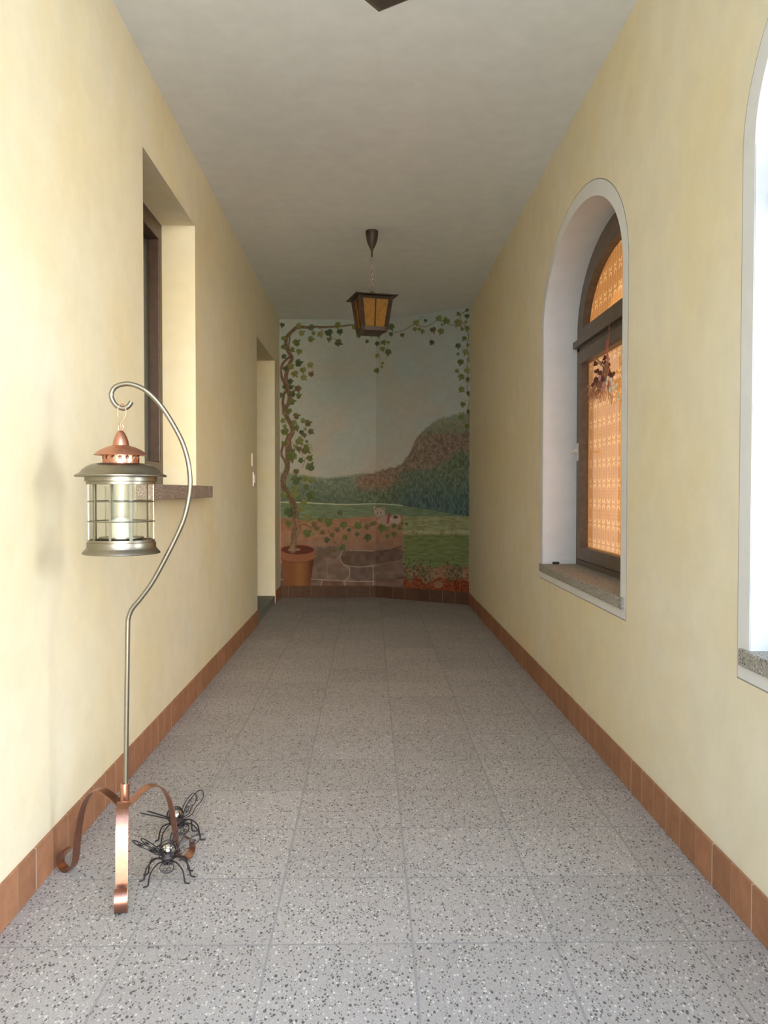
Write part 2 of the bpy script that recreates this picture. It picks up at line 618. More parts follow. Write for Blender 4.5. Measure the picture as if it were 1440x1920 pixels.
def wall_mesh(X, sgn, thick, y0, y1, openings, mats, reveal_mi):
    """wall on plane X, thickness away from the room (sgn), openings: (ya, yb, z0, ztop(y))"""
    ys = {y0, y1}
    for (a, c, z0, zt) in openings:
        for i in range(49):
            ys.add(round((a + c) / 2 - (c - a) / 2 * math.cos(PI * i / 48), 5))
    ys = sorted(ys)
    b = MB()
    Xo = X + sgn * thick
    for ya, yb in zip(ys[:-1], ys[1:]):
        op = None
        for o in openings:
            if o[0] - 1e-4 <= ya and yb <= o[1] + 1e-4: op = o
        for x in (X, Xo):
            if op is None:
                b.quad((x, ya, -0.01), (x, yb, -0.01), (x, yb, H), (x, ya, H))
            else:
                b.quad((x, ya, -0.01), (x, yb, -0.01), (x, yb, op[2]), (x, ya, op[2]))
                b.quad((x, ya, op[3](ya)), (x, yb, op[3](yb)), (x, yb, H), (x, ya, H))
        if op is not None:
            b.quad((X, ya, op[2]), (X, yb, op[2]), (Xo, yb, op[2]), (Xo, ya, op[2]), reveal_mi)
            b.quad((X, ya, op[3](ya)), (X, yb, op[3](yb)), (Xo, yb, op[3](yb)), (Xo, ya, op[3](ya)), reveal_mi)
        else:
            for z in (-0.01, H):
                b.quad((X, ya, z), (X, yb, z), (Xo, yb, z), (Xo, ya, z))
    for (a, c, z0, zt) in openings:
        for y in (a, c):
            b.quad((X, y, z0), (Xo, y, z0), (Xo, y, zt(y)), (X, y, zt(y)), reveal_mi)
    for y in (y0, y1):
        b.quad((X, y, -0.01), (Xo, y, -0.01), (Xo, y, H), (X, y, H))
    return b


# right wall with two arched openings
ia, ib = EL_A - BAND, EL_B - BAND
ops = [(yc - ia, yc + ia, SILL_TOP - 0.05, (lambda y, c=yc: arch_z(y, c, ia, ib))) for yc in WINS]
wr = wall_mesh(XR, 1, 0.42, YN, YB + 0.3, ops, None, 1).build('wall_right', [M_WALL, M_WHITE], smooth=True, angle=30)
tag(wr, 'yellow sponge-painted plaster wall on the right', kind='structure')

# left wall: rectangular window opening and a doorway
LW = (3.958, 5.125, 1.265, 2.885)
LD = (7.895, 9.38, 0.085, 2.73)
wlo = wall_mesh(XL, -1, 0.42, YN, YB + 0.3, [(LW[0], LW[1], LW[2], lambda y: LW[3]), (LD[0], LD[1], LD[2] - 0.09, lambda y: LD[3])], None, 0)
tag(wlo.build('wall_left', M_WALL, smooth=True, angle=30), 'yellow sponge-painted plaster wall on the left', kind='structure')

# back wall in two planes
b = MB()
A, Bm, Cc = (XL, YB), (XM, YB), (XR, YR)
for (p, q) in ((A, Bm), (Bm, Cc)):
    b.quad((p[0], p[1], 0), (q[0], q[1], 0), (q[0], q[1], H), (p[0], p[1], H))
b.quad((XL, YB + 0.25, 0), (XR, YB + 0.25, 0), (XR, YB + 0.25, H), (XL, YB + 0.25, H))
tag(b.build('wall_back', M_WHITE), 'white back wall that turns toward the camera on its right half', kind='structure')

# skirting tiles
def skirting(name, segs, mat, label):
    b = MB()
    for (x0, y0, x1, y1, nx, ny) in segs:
        t = 0.009
        p = [(x0, y0), (x1, y1), (x1 + nx * t, y1 + ny * t), (x0 + nx * t, y0 + ny * t)]
        vs = [(a, c, z) for z in (0.0005, BB) for a, c in p]
        b.add(vs, [(0, 1, 2, 3), (4, 7, 6, 5), (0, 4, 5, 1), (1, 5, 6, 2), (2, 6, 7, 3), (3, 7, 4, 0)])
    return tag(b.build(name, mat, bevel=0.002), label, kind='structure')


skirting('baseboard_left', [(XL, YN, XL, LD[0], 1, 0), (XL, LD[1], XL, YB, 1, 0)], M_BB_Y, 'terracotta tile skirting along the left wall')
skirting('baseboard_right', [(XR, YN, XR, YR, -1, 0)], M_BB_Y, 'terracotta tile skirting along the right wall')
dv = Vector((Cc[0] - Bm[0], Cc[1] - Bm[1])).normalized()
skirting('baseboard_back', [(XL, YB, XM, YB, 0, -1), (XM, YB, XR, YR, dv.y, -dv.x)], M_BB_X, 'dark brown-red tile skirting under the mural')

# doorway: raised stone step and an unseen plank door added to shut out light
b = MB(); b.box(XL - 0.42, XL - 0.004, LD[0] - 0.0, LD[1] + 0.0, -0.005, LD[2])
tag(b.build('trim_1', M_STEP, bevel=0.004), 'grey stone threshold step in the doorway', kind='structure')
d1 = empty('door_1', (XL - 0.40, (LD[0] + LD[1]) / 2, LD[2]), label='unseen brown wooden door added to close the left doorway to light', kind='structure')
b = MB()
for i in range(8):
    ya = LD[0] + 0.06 + i * (LD[1] - LD[0] - 0.12) / 8
    b.box(XL - 0.40, XL - 0.36, ya + 0.002, ya + (LD[1] - LD[0] - 0.12) / 8 - 0.002, LD[2] + 0.005, LD[3] - 0.06)
dpn = b.build('door_panel', M_DOOR, d1, bevel=0.004)
b = MB()
b.box(XL - 0.41, XL - 0.34, LD[0], LD[0] + 0.06, LD[2], LD[3]); b.box(XL - 0.41, XL - 0.34, LD[1] - 0.06, LD[1], LD[2], LD[3])
b.box(XL - 0.41, XL - 0.34, LD[0], LD[1], LD[3] - 0.06, LD[3])
b.build('door_frame', M_DOOR, d1, bevel=0.004)
b = MB(); b.tube([(XL - 0.36, 8.06, 1.13), (XL - 0.31, 8.06, 1.13), (XL - 0.31, 8.18, 1.13)], 0.009, 8)
b.build('door_handle', M_STEEL, dpn, smooth=True)

# dark room behind the left window
b = MB(); b.box(XL - 1.9, XL - 0.425, 3.2, 5.9, 0.6, 3.2)
b.f = [f for i, f in enumerate(b.f) if i != 1]; b.mi = b.mi[:-1]
tag(b.build('wall_left_room', M_ROOM), 'dim room interior behind the left window', kind='structure')

# ------------------------------------------------------------------ white arched surrounds (flush band + joint line)
def outline(yc, a, bb, zb, n=56):
    pts = [(yc - a, zb)]
    for i in range(n + 1):
        t = PI - PI * i / n
        pts.append((yc + a * math.cos(t), EL_Z + bb * math.sin(t)))
    pts.append((yc + a, zb))
    return pts


def ring_x(b, out, inn, x0, x1, mi=0, bottom=True):
    """solid ring between two matching outlines, in the YZ plane, from x0 to x1"""
    n = len(out)
    rng = range(n) if bottom else range(n - 1)
    for i in rng:
        j = (i + 1) % n
        (a1, a2), (c1, c2) = out[i], out[j]
        (d1_, d2_), (e1, e2) = inn[i], inn[j]
        b.quad((x0, a1, a2), (x0, c1, c2), (x0, e1, e2), (x0, d1_, d2_), mi)
        b.quad((x1, a1, a2), (x1, d1_, d2_), (x1, e1, e2), (x1, c1, c2), mi)
        b.quad((x0, a1, a2), (x1, a1, a2), (x1, c1, c2), (x0, c1, c2), mi)
        b.quad((x0, d1_, d2_), (x0, e1, e2), (x1, e1, e2), (x1, d1_, d2_), mi)


for k_, yc in enumerate(WINS):
    b = MB()
    g = 0.005
    o1 = outline(yc, EL_A, EL_B, 0.712)
    o2 = outline(yc, ia, ib, SILL_TOP - 0.05)
    ring_x(b, o1, o2, XR - 0.002, XR + 0.001, 0)
    o3 = outline(yc, EL_A + g, EL_B + g, 0.712 - g)
    ring_x(b, o3, o1, XR - 0.0012, XR + 0.001, 1)
    tag(b.build('trim_%d' % (k_ + 2), [M_WHITE, M_GROOVE]),
        'white plaster band around the %s arched window' % ('near' if k_ == 0 else 'far'), kind='structure')


# ------------------------------------------------------------------ arched windows
def arched_window(idx, yc, label):
    W = empty('window_%d' % idx, (1.36, yc, SILL_TOP), label=label, kind='structure')
    x0, x1 = 1.325, 1.375
    e_ = ia + 0.004
    f = MB()
    zb = SILL_TOP - 0.004
    ring_x(f, outline(yc, e_, ib + 0.004, zb), outline(yc, ia - 0.055, ib - 0.055, zb + 0.04), x0, x1)
    f.box(x0, x1, yc - ia, yc + ia, 2.150, 2.215)
    f.build('window_frame', M_WOOD, W, bevel=0.003)
    f = MB(); f.box(x0 - 0.030, x0 + 0.004, yc - ia + 0.002, yc + ia - 0.002, 2.172, 2.214)
    f.build('transom_ledge', M_WOOD, W, bevel=0.003)
    # lower sash
    s = MB()
    a1, a2, z1, z2 = ia - 0.045, ia - 0.135, 0.842, 2.142
    rect = lambda a, zl, zh: [(yc - a, zl), (yc - a, zh), (yc + a, zh), (yc + a, zl)]
    ring_x(s, rect(a1, z1, z2), rect(a2, 0.922, 2.062), x0 - 0.012, 1.366)
    sash = s.build('lower_sash', M_WOOD, W, bevel=0.004)
    # lunette sash
    s = MB()
    n = 48
    def lun(a, bb, zb_):
        pts = []
        for i in range(n + 1):
            t = PI - PI * i / n
            pts.append((yc + a * math.cos(t), max(zb_, EL_Z + bb * math.sin(t) - 0.0)))
        pts[0] = (pts[0][0], zb_); pts[-1] = (pts[-1][0], zb_)
        return pts
    ring_x(s, lun(ia - 0.045, ib - 0.045, 2.218), lun(ia - 0.14, ib - 0.14, 2.282), x0 - 0.004, 1.368)
    usash = s.build('upper_sash', M_WOOD, W, bevel=0.003)
    gls = MB(); gls.quad((1.352, yc - a2 - 0.01, 0.91), (1.352, yc + a2 + 0.01, 0.91), (1.352, yc + a2 + 0.01, 2.07), (1.352, yc - a2 - 0.01, 2.07))
    gls.build('window_pane', M_GLASS, sash)
    gls = MB()
    pl = [(1.352, y, z) for y, z in lun(ia - 0.13, ib - 0.13, 2.275)]
    gls.add(pl, [tuple(range(len(pl)))])
    gls.build('window_pane', M_GLASS, usash)
    # handle on the far stile
    h = MB()
    yh = yc + a1 - 0.04
    h.box(x0 - 0.018, x0 - 0.011, yh - 0.012, yh + 0.012, 1.46, 1.57)
    h.tube([(x0 - 0.018, yh, 1.515), (x0 - 0.05, yh, 1.515)], 0.008, 8)
    h.tube([(x0 - 0.046, yh, 1.515), (x0 - 0.05, yh - 0.05, 1.520), (x0 - 0.05, yh - 0.10, 1.524)], [0.009, 0.0085, 0.007], 8)
    h.build('window_handle', M_HANDLE, sash, smooth=True)['label'] = 'white lever handle'
    # stone sill
    s = MB(); s.box(XR - 0.014, x0 + 0.005, yc - ia - 0.055, yc + ia + 0.048, SILL_TOP - 0.047, SILL_TOP + 0.003)
    s.build('window_sill', M_SILL, W, bevel=0.003)
    return W


arched_window(2, WINS[0], 'near arched window in the right wall, cut off by the photo edge')
arched_window(3, WINS[1], 'far arched brown window with stone sill in the right wall')

# curtains behind the far arched window: shallow pleats
def curtain(name, yc, half, z0, ztop, label, part_trim):
    NY, NZ = 140, 40
    b = MB()
    vs = []
    for j in range(NZ + 1):
        for i in range(NY + 1):
            y = yc - half + 2 * half * i / NY
            zt = ztop(y)
            z = z0 + (zt - z0) * j / NZ
            if j == 0: z += 0.006 * abs(math.sin(y * PI / 0.03))
            vs.append((1.388 + 0.0012 * math.sin(y * 24) + 0.0004 * math.sin(y * 63 + 1), y, z))
    fs = [(j * (NY + 1) + i, j * (NY + 1) + i + 1, (j + 1) * (NY + 1) + i + 1, (j + 1) * (NY + 1) + i) for j in range(NZ) for i in range(NY)]
    b.add(vs, fs)
    return tag(b.build(name, M_CURTAIN, smooth=True, angle=180), label, 'curtain', 'orange curtains in the far arched window')


yc = WINS[1]
curtain('curtain', yc, ia - 0.008, 0.895, lambda y: 2.16, 'tall orange lace curtain behind the lower pane of the far arched window', True)
curtain('curtain', yc, ia - 0.008, 2.19, lambda y: max(2.2, arch_z(y, yc, ia - 0.004, ib - 0.004)), 'orange lace curtain filling the half-round upper pane of the arched window', False)

# left rectangular window
W1 = empty('window_1', (-1.30, (LW[0] + LW[1]) / 2, 1.30), label='dark wooden rectangular window recessed in the left wall', kind='structure')
xf, xb = -1.267, -1.335
rect = lambda i, zl, zh: [(LW[0] + i, zl), (LW[0] + i, zh), (LW[1] - i, zh), (LW[1] - i, zl)]
f = MB(); ring_x(f, rect(-0.002, 1.298, LW[3] + 0.002), rect(0.06, 1.36, LW[3] - 0.06), xb, xf)
f.build('window_frame', M_WOODRED, W1, bevel=0.003)
f = MB(); ring_x(f, rect(0.05, 1.352, LW[3] - 0.05), rect(0.115, 1.44, LW[3] - 0.115), xb + 0.01, xf + 0.012)
sash1 = f.build('sash', M_WOODRED, W1, bevel=0.006)
f = MB(); f.quad((-1.31, LW[0] + 0.12, 1.43), (-1.31, LW[1] - 0.12, 1.43), (-1.31, LW[1] - 0.12, LW[3] - 0.12), (-1.31, LW[0] + 0.12, LW[3] - 0.12))
f.build('window_pane', M_GLASS2, sash1)
f = MB(); f.box(xf - 0.03, -0.985, 3.808, 5.24, 1.229, 1.300)
s_ = f.build('window_sill', M_SILL_RED, W1, bevel=0.003)
s_['label'] = 'reddish terrazzo sill'

# small items on the wall and sill
p = px(475, 897, X=XL)
sw = empty('light_switch', (XL, p.y, p.z), label='ivory square light switch on the left wall beside the doorway', cat='switch')
b = MB(); b.box(XL, XL + 0.012, p.y - 0.05, p.y + 0.05, p.z - 0.075, p.z + 0.055)
swp = b.build('switch_plate', M_PLASTIC, sw, bevel=0.004)
b = MB(); b.box(XL + 0.012, XL + 0.020, p.y - 0.03, p.y + 0.03, p.z - 0.04, p.z + 0.03)
b.build('rocker', M_PLASTIC, swp, bevel=0.002)
p2 = px(472, 863, X=XL)
th = empty('thermometer', (XL, p2.y, p2.z), label='small narrow ivory wall thermometer just above the light switch', cat='thermometer')
b = MB(); b.box(XL, XL + 0.010, p2.y - 0.022, p2.y + 0.022, p2.z - 0.055, p2.z + 0.06)
b.build('backing', M_PLASTIC, th, bevel=0.003)
b = MB(); b.tube([(XL + 0.012, p2.y, p2.z - 0.04), (XL + 0.012, p2.y, p2.z + 0.045)], 0.004, 8)
b.build('tube', M_CHAIN, th, smooth=True)
p = px(1045, 1059, Z=SILL_TOP + 0.003)
b = MB(); b.box(p.x - 0.02, p.x + 0.02, 5.26, 5.285, SILL_TOP + 0.003, SILL_TOP + 0.018)
tag(b.build('rubber_wedge', M_DARK, bevel=0.002), 'tiny dark rubber wedge at the far end of the arched window sill', 'wedge')

# ------------------------------------------------------------------ mural (painted picture that covers the back wall)
CX0, CY0, SS = 518, 570, 2
CW, CH = (886 - CX0) * SS, (1124 - CY0) * SS
cv = np.zeros((CH, CW, 3))
yy_, xx_ = np.mgrid[0:CH, 0:CW]
PXX = xx_ / SS + CX0
PYY = yy_ / SS + CY0
rs = np.random.RandomState(3)


def vnoise(sx, sy, seed):
    r = np.random.RandomState(seed)
    gw, gh = int(CW / (sx * SS)) + 3, int(CH / (sy * SS)) + 3
    g = r.rand(gh, gw)
    fx = xx_ / (sx * SS); fy = yy_ / (sy * SS)
    ix, iy = fx.astype(int), fy.astype(int)
    tx, ty = fx - ix, fy - iy
    tx = tx * tx * (3 - 2 * tx); ty = ty * ty * (3 - 2 * ty)
    return (g[iy, ix] * (1 - tx) + g[iy, ix + 1] * tx) * (1 - ty) + (g[iy + 1, ix] * (1 - tx) + g[iy + 1, ix + 1] * tx) * ty


N1, N2, N3 = vnoise(3, 3, 1), vnoise(9, 7, 2), vnoise(30, 25, 3)
NV = vnoise(1.6, 6, 4)
NH = vnoise(10, 2, 5)
SP = vnoise(1.2, 1.2, 6)


def curve_y(pts):
    xs, ys = zip(*pts)
    return np.interp(PXX, xs, ys)


def put(mask, color, alpha=1.0):
    c = np.array(color, float)
    a = mask.astype(float) * alpha
    cv[:] = cv * (1 - a[..., None]) + c * a[..., None]


def soft(v, wd): return np.clip(v / wd + 0.5, 0, 1)


def poly_mask(pts):
    xs = [q[0] for q in pts]; ys = [q[1] for q in pts]
    m_ = np.zeros((CH, CW), bool)
    x0, x1 = max(0, int((min(xs) - CX0) * SS) - 1), min(CW, int((max(xs) - CX0) * SS) + 2)
    y0, y1 = max(0, int((min(ys) - CY0) * SS) - 1), min(CH, int((max(ys) - CY0) * SS) + 2)
    if x1 <= x0 or y1 <= y0: return m_
    X_, Y_ = PXX[y0:y1, x0:x1], PYY[y0:y1, x0:x1]
    ins = np.zeros(X_.shape, bool)
    n = len(pts)
    for i in range(n):
        ax, ay = pts[i]; bx, by = pts[(i + 1) % n]
        if ay == by: continue
        c = ((ay > Y_) != (by > Y_)) & (X_ < (bx - ax) * (Y_ - ay) / (by - ay) + ax)
        ins ^= c
    m_[y0:y1, x0:x1] = ins
    return m_


def stroke(pts, wdt, color, alpha=1.0, rough=0.0):
    pts = [(q[0], q[1]) for q in catmull([(a, c, 0) for a, c in pts], 5)]
    n = len(pts)
    xs = [q[0] for q in pts]; ys = [q[1] for q in pts]
    wmax = max(wdt) if isinstance(wdt, (list, tuple)) else wdt
    x0, x1 = max(0, int((min(xs) - wmax - CX0) * SS) - 2), min(CW, int((max(xs) + wmax - CX0) * SS) + 3)
    y0, y1 = max(0, int((min(ys) - wmax - CY0) * SS) - 2), min(CH, int((max(ys) + wmax - CY0) * SS) + 3)
    if x1 <= x0 or y1 <= y0: return
    X_, Y_ = PXX[y0:y1, x0:x1], PYY[y0:y1, x0:x1]
    best = np.full(X_.shape, 9.0)
    for i in range(n - 1):
        ax, ay = pts[i]; bx, by = pts[i + 1]
        L2 = (bx - ax) ** 2 + (by - ay) ** 2 + 1e-9
        t = np.clip(((X_ - ax) * (bx - ax) + (Y_ - ay) * (by - ay)) / L2, 0, 1)
        d = np.hypot(X_ - ax - t * (bx - ax), Y_ - ay - t * (by - ay))
        if isinstance(wdt, (list, tuple)):
            ww = wdt[0] + (wdt[1] - wdt[0]) * (i / max(1, n - 2))
        else: ww = wdt
        best = np.minimum(best, d - ww / 2)
    a = np.clip(0.5 - best / 0.5, 0, 1) * alpha
    cc = np.array(color, float)
    if rough:
        cc = cc + ((SP[y0:y1, x0:x1] - 0.5) * rough)[..., None]
    reg = cv[y0:y1, x0:x1]
    cv[y0:y1, x0:x1] = reg * (1 - a[..., None]) + cc * a[..., None]


def leaf(x, y, r, color, ang=None):
    """ivy-like leaf with a few pointed lobes"""
    ang = random.uniform(0, 2 * PI) if ang is None else math.radians(ang)
    pts = []
    nl = 3
    for k in range(30):
        t = 2 * PI * k / 30
        d = ((t + PI) % (2 * PI)) - PI
        rr = 0.86 + 0.06 * math.sin(3 * t + x)
        if abs(d) < 1.15:
            rr = 0.70 + 0.60 * max(0, math.cos(d * 5.2)) * (1 - 0.25 * abs(d))
        if abs(abs(d) - PI) < 0.25: rr *= 0.75
        pts.append((x + r * rr * math.cos(t + ang), y + r * rr * math.sin(t + ang)))
    mk = poly_mask(pts)
    if not mk.any(): return
    c = np.array(color, float)
    put(mk, c)
    half = mk & (((PXX - x) * math.sin(ang) - (PYY - y) * math.cos(ang)) > 0)
    put(half, c + 9, 0.5)
    cv[mk] += (SP[mk] - 0.5)[:, None] * 14
    stroke([(x - r * 0.7 * math.cos(ang), y - r * 0.7 * math.sin(ang)), (x, y), (x + r * 0.7 * math.cos(ang), y + r * 0.7 * math.sin(ang))], 0.5, c - 14, 0.6)


# sky
cv[:] = np.array((119, 113, 96))
t_ = np.clip((PYY - 600) / 280, 0, 1)[..., None]
cv += (np.array((2, -1, -3)) - np.array((-2, 2, 2))) * t_ + np.array((-2, 2, 2))
cv += (N3 - 0.5)[..., None] * np.array((-6, 4, 8)) + (N2 - 0.5)[..., None] * 4
# distant green hills, left
hl = curve_y([(518, 886), (545, 888), (580, 893), (612, 897), (650, 893), (680, 888), (720, 892), (886, 892)])
cv_h = np.array((82, 83, 63)) + (N1 - 0.5)[..., None] * 22 + (N2 - 0.5)[..., None] * np.array((16, 12, 8))
mh = soft(PYY - hl, 5)
dk = np.clip((PYY - 905) / 30, 0, 1)[..., None]
cvh = cv_h * (1 - dk) + (np.array((66, 69, 50)) + (N1 - 0.5)[..., None] * 18) * dk
cv[:] = cv * (1 - mh[..., None]) + cvh * mh[..., None]
# red-brown mountain
ml = curve_y([(518, 1200), (667, 1200), (668, 905), (676, 893), (700, 886), (733, 877), (750, 872), (768, 850), (778, 826), (790, 811), (805, 800), (820, 798), (886, 786)])
mcol = np.array((88, 72, 54)) + (N1 - 0.5)[..., None] * np.array((30, 24, 20)) + (NV - 0.5)[..., None] * np.array((26, 14, 10))
mm_ = soft(PYY - ml + (N1 - 0.5) * 6, 2.5) * (PYY < 940)
cv[:] = cv * (1 - mm_[..., None]) + mcol * mm_[..., None]
# green summit
gt = curve_y([(518, 1200), (785, 1200), (790, 812), (815, 790), (840, 780), (886, 770)])
gb = curve_y([(518, 0), (790, 810), (815, 805), (850, 806), (886, 800)])
gm = soft(PYY - gt + (N1 - 0.5) * 7, 4) * soft(gb + 5 - PYY + (N1 - 0.5) * 14, 6)
put(gm, (86, 86, 62), 0.85)
for _ in range(26):
    x = random.uniform(806, 876); y = random.uniform(790, 808)
    leaf(x, y, random.uniform(2, 4), random.choice([(80, 82, 56), (92, 88, 62), (100, 84, 62)]))
# forest, blue green (in front of the mountain)
ft = curve_y([(518, 1200), (664, 1200), (668, 914), (690, 920), (722, 920), (742, 900), (757, 884), (790, 882), (815, 878), (838, 866), (852, 852), (865, 846), (886, 856)])
fb = curve_y([(518, 950), (700, 941), (748, 942), (752, 965), (800, 970), (886, 975)])
fm = soft(PYY - ft + (N1 - 0.5) * 12, 7) * soft(fb - PYY, 2)
f1 = np.array((70, 72, 50)) + (N1 - 0.5)[..., None] * 26 + (NV - 0.5)[..., None] * 18
dd_ = np.clip((PYY - 890) / 50, 0, 1) * np.clip((PXX - 735) / 30, 0, 1)
f2 = np.array((55, 63, 52)) + (NV - 0.5)[..., None] * np.array((28, 32, 30))
fc = f1 * (1 - dd_[..., None]) + f2 * dd_[..., None]
cv[:] = cv * (1 - fm[..., None]) + fc * fm[..., None]
for _ in range(420):
    x = random.uniform(752, 884); y = random.uniform(880, 965)
    cc_ = random.choice([(48, 58, 50), (82, 88, 70), (66, 76, 62), (54, 60, 44)])
    stroke([(x, y), (x + random.uniform(-1.5, 1.5), y - random.uniform(3, 8))], 0.9, cc_, 0.5)
# reddish underlayer at centre
rr_ = np.exp(-(((PXX - 712) / 42) ** 2 + ((PYY - 902) / 12) ** 2))
cv[:] = cv * (1 - 0.75 * rr_[..., None]) + (np.array((98, 72, 50)) + (N1 - 0.5)[..., None] * 30) * 0.75 * rr_[..., None]
# meadow band left of the wall
me_ = soft(PYY - curve_y([(518, 941), (560, 942), (620, 945), (700, 946), (756, 948), (886, 970)]), 1.5)
mdc = np.array((76, 80, 54)) + (NH - 0.5)[..., None] * 18
cv[:] = cv * (1 - me_[..., None]) + mdc * me_[..., None]
stroke([(518, 941.5), (560, 942), (600, 944), (650, 946), (700, 944.5), (735, 946), (754, 948)], 1.8, (140, 132, 98), 0.9)
# right-hand fields
g1 = (PXX > 752) & (PYY > 968)
put(g1, (98, 92, 58), 0.9)
put((PXX > 754) & (PYY > 995), (112, 102, 70), 0.8)
put((PXX > 754) & (PYY > 1003), (84, 85, 50), 1.0)
cv[(PXX > 752) & (PYY > 968)] += (NH[(PXX > 752) & (PYY > 968)] - 0.5)[:, None] * 20
for _ in range(60):
    x = random.uniform(758, 880); y = random.uniform(1006, 1060)
    stroke([(x, y), (x + random.uniform(4, 12), y + random.uniform(-1, 1))], 0.8, (100, 98, 62), 0.6)
for x0 in (778, 793, 830, 845, 853):
    for _ in range(14):
        x = x0 + random.uniform(-4, 4); y = random.uniform(972, 1003)
        stroke([(x, y), (x + random.uniform(-2, 2), y + random.uniform(2, 5))], 1.4, random.choice([(84, 76, 42), (94, 70, 44)]), 0.7)
# terrace / stone wall, lower left
tw = (PXX < 756) & (PYY > curve_y([(518, 972), (560, 975), (640, 972), (700, 968), (756, 965), (886, 965)]))
tcol = np.array((118, 82, 62)) + (N2 - 0.5)[..., None] * 14
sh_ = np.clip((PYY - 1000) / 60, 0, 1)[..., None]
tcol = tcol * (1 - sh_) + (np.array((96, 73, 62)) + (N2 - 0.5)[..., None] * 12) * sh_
cv[:] = np.where(tw[..., None], tcol, cv)
put((PXX < 560) & (PYY > 970) & (PYY < 995), (104, 66, 50), 0.5)
stones = [((640, 1036), (638, 1050), (650, 1060), (680, 1061), (700, 1058), (716, 1056), (752, 1048), (752, 1030), (716, 1032), (700, 1034), (660, 1031)),
          ((586, 1023), (600, 1025), (636, 1024), (640, 1030), (634, 1044), (610, 1046), (592, 1042)),
          ((588, 1044), (610, 1048), (612, 1078), (604, 1086), (584, 1084)),
          ((616, 1046), (640, 1060), (654, 1064), (652, 1080), (644, 1086), (618, 1086)),
          ((658, 1062), (700, 1062), (700, 1088), (664, 1088), (656, 1078)),
          ((702, 1062), (752, 1056), (754, 1088), (702, 1088)),
          ((606, 1090), (640, 1090), (645, 1096), (646, 1118), (596, 1118)),
          ((650, 1091), (696, 1091), (698, 1118), (647, 1118)),
          ((704, 1090), (754, 1090), (755, 1120), (704, 1120)),
          ((580, 1087), (603, 1089), (596, 1118), (580, 1118)), ((522, 1058), (530, 1060), (532, 1086), (522, 1088)), ((522, 1090), (534, 1091), (534, 1118), (522, 1118))]
scol = [(74, 56, 46), (82, 66, 56), (86, 66, 56), (92, 72, 60), (80, 62, 54), (88, 66, 54), (84, 58, 46), (90, 62, 50), (92, 66, 54), (80, 60, 50), (72, 62, 56), (68, 56, 50)]
for s, c in zip(stones, scol):
    pp = catmull([(a, d, 0) for a, d in list(s) + [s[0]]], 4)
    mk = poly_mask([(q.x, q.y) for q in pp])
    put(mk, c, 0.85)
    cv[mk] += (N2[mk] - 0.5)[:, None] * 16
mort = (146, 126, 106)
for l_ in ([(584, 1086), (605, 1087), (640, 1089), (660, 1090), (700, 1090)], [(643, 1060), (655, 1066), (654, 1082), (645, 1090)],
           [(604, 1088), (598, 1106), (595, 1108)], [(645, 1090), (648, 1108)], [(638, 1048), (645, 1058), (670, 1063), (700, 1061)],
           [(641, 1034), (637, 1046)], [(522, 1087), (533, 1087)], [(699, 1062), (700, 1085), (699, 1110)], [(656, 1032), (700, 1033)]):
    stroke(l_, 1.4, mort, 0.65)
for l_ in ([(612, 1047), (614, 1085)], [(754, 985), (757, 1060), (756, 1112)]):
    stroke(l_, 1.0, (128, 100, 80), 0.5)
stroke([(735, 1030), (745, 1027), (753, 1025)], 2.0, (58, 42, 30), 0.8)
stroke([(745, 1085), (757, 1083)], 2.0, (60, 34, 22), 0.8)
# rocks and shrubs at lower right
rk = (PXX > 756) & (PYY > 1062 + (N2 - 0.5) * 12)
put(rk, (104, 74, 54), 1.0)
rd = (PXX > 756) & (PYY > 1086 + (N2 - 0.5) * 18)
put(rd, (98, 46, 24), 0.95)
cv[rk] += (N1[rk] - 0.5)[:, None] * 24
for (x, y, r) in ((775, 1072, 11), (816, 1074, 12), (870, 1076, 10), (798, 1088, 8), (822, 1096, 9)):
    put(((PXX - x) / r) ** 2 + ((PYY - y) / (r * 0.75)) ** 2 < 1, (120, 86, 64), 0.7)
for _ in range(200):
    x = random.choice([random.gauss(797, 11), random.gauss(855, 10), random.gauss(768, 8)]); y = random.gauss(1073, 9)
    if x > 757 and x < 880:
        leaf(x, y, random.uniform(1.2, 2.6), random.choice([(58, 54, 28), (48, 52, 34), (74, 64, 36), (66, 72, 52)]))
for _ in range(26):
    x = random.uniform(762, 868); y = random.uniform(1072, 1095)
    stroke([(x, y), (x + random.uniform(-6, 6), y + random.uniform(-8, 2)), (x + random.uniform(-12, 12), y + random.uniform(-8, 6))], 0.9, random.choice([(60, 44, 22), (140, 120, 84), (74, 34, 18)]), 0.7)
cv[:] = np.where((PYY > 1000)[..., None] | tw[..., None], cv * np.array((0.90, 0.90, 0.82)), cv)  # darker foreground paint, with some lens vignetting put into the colour
# painter's monogram, lower right corner
DR = (62, 12, 8)
for l_ in ([(852, 1098), (853, 1091), (857, 1090), (860, 1094), (859, 1108)], [(855, 1100), (855, 1108)], [(866, 1090), (866, 1104), (866, 1111)],
           [(866, 1091), (872, 1091), (877, 1092)], [(866, 1099), (873, 1098), (876, 1100)], [(866, 1110), (872, 1112), (878, 1110), (879, 1102)]):
    stroke(l_, 1.6, DR, 0.85)
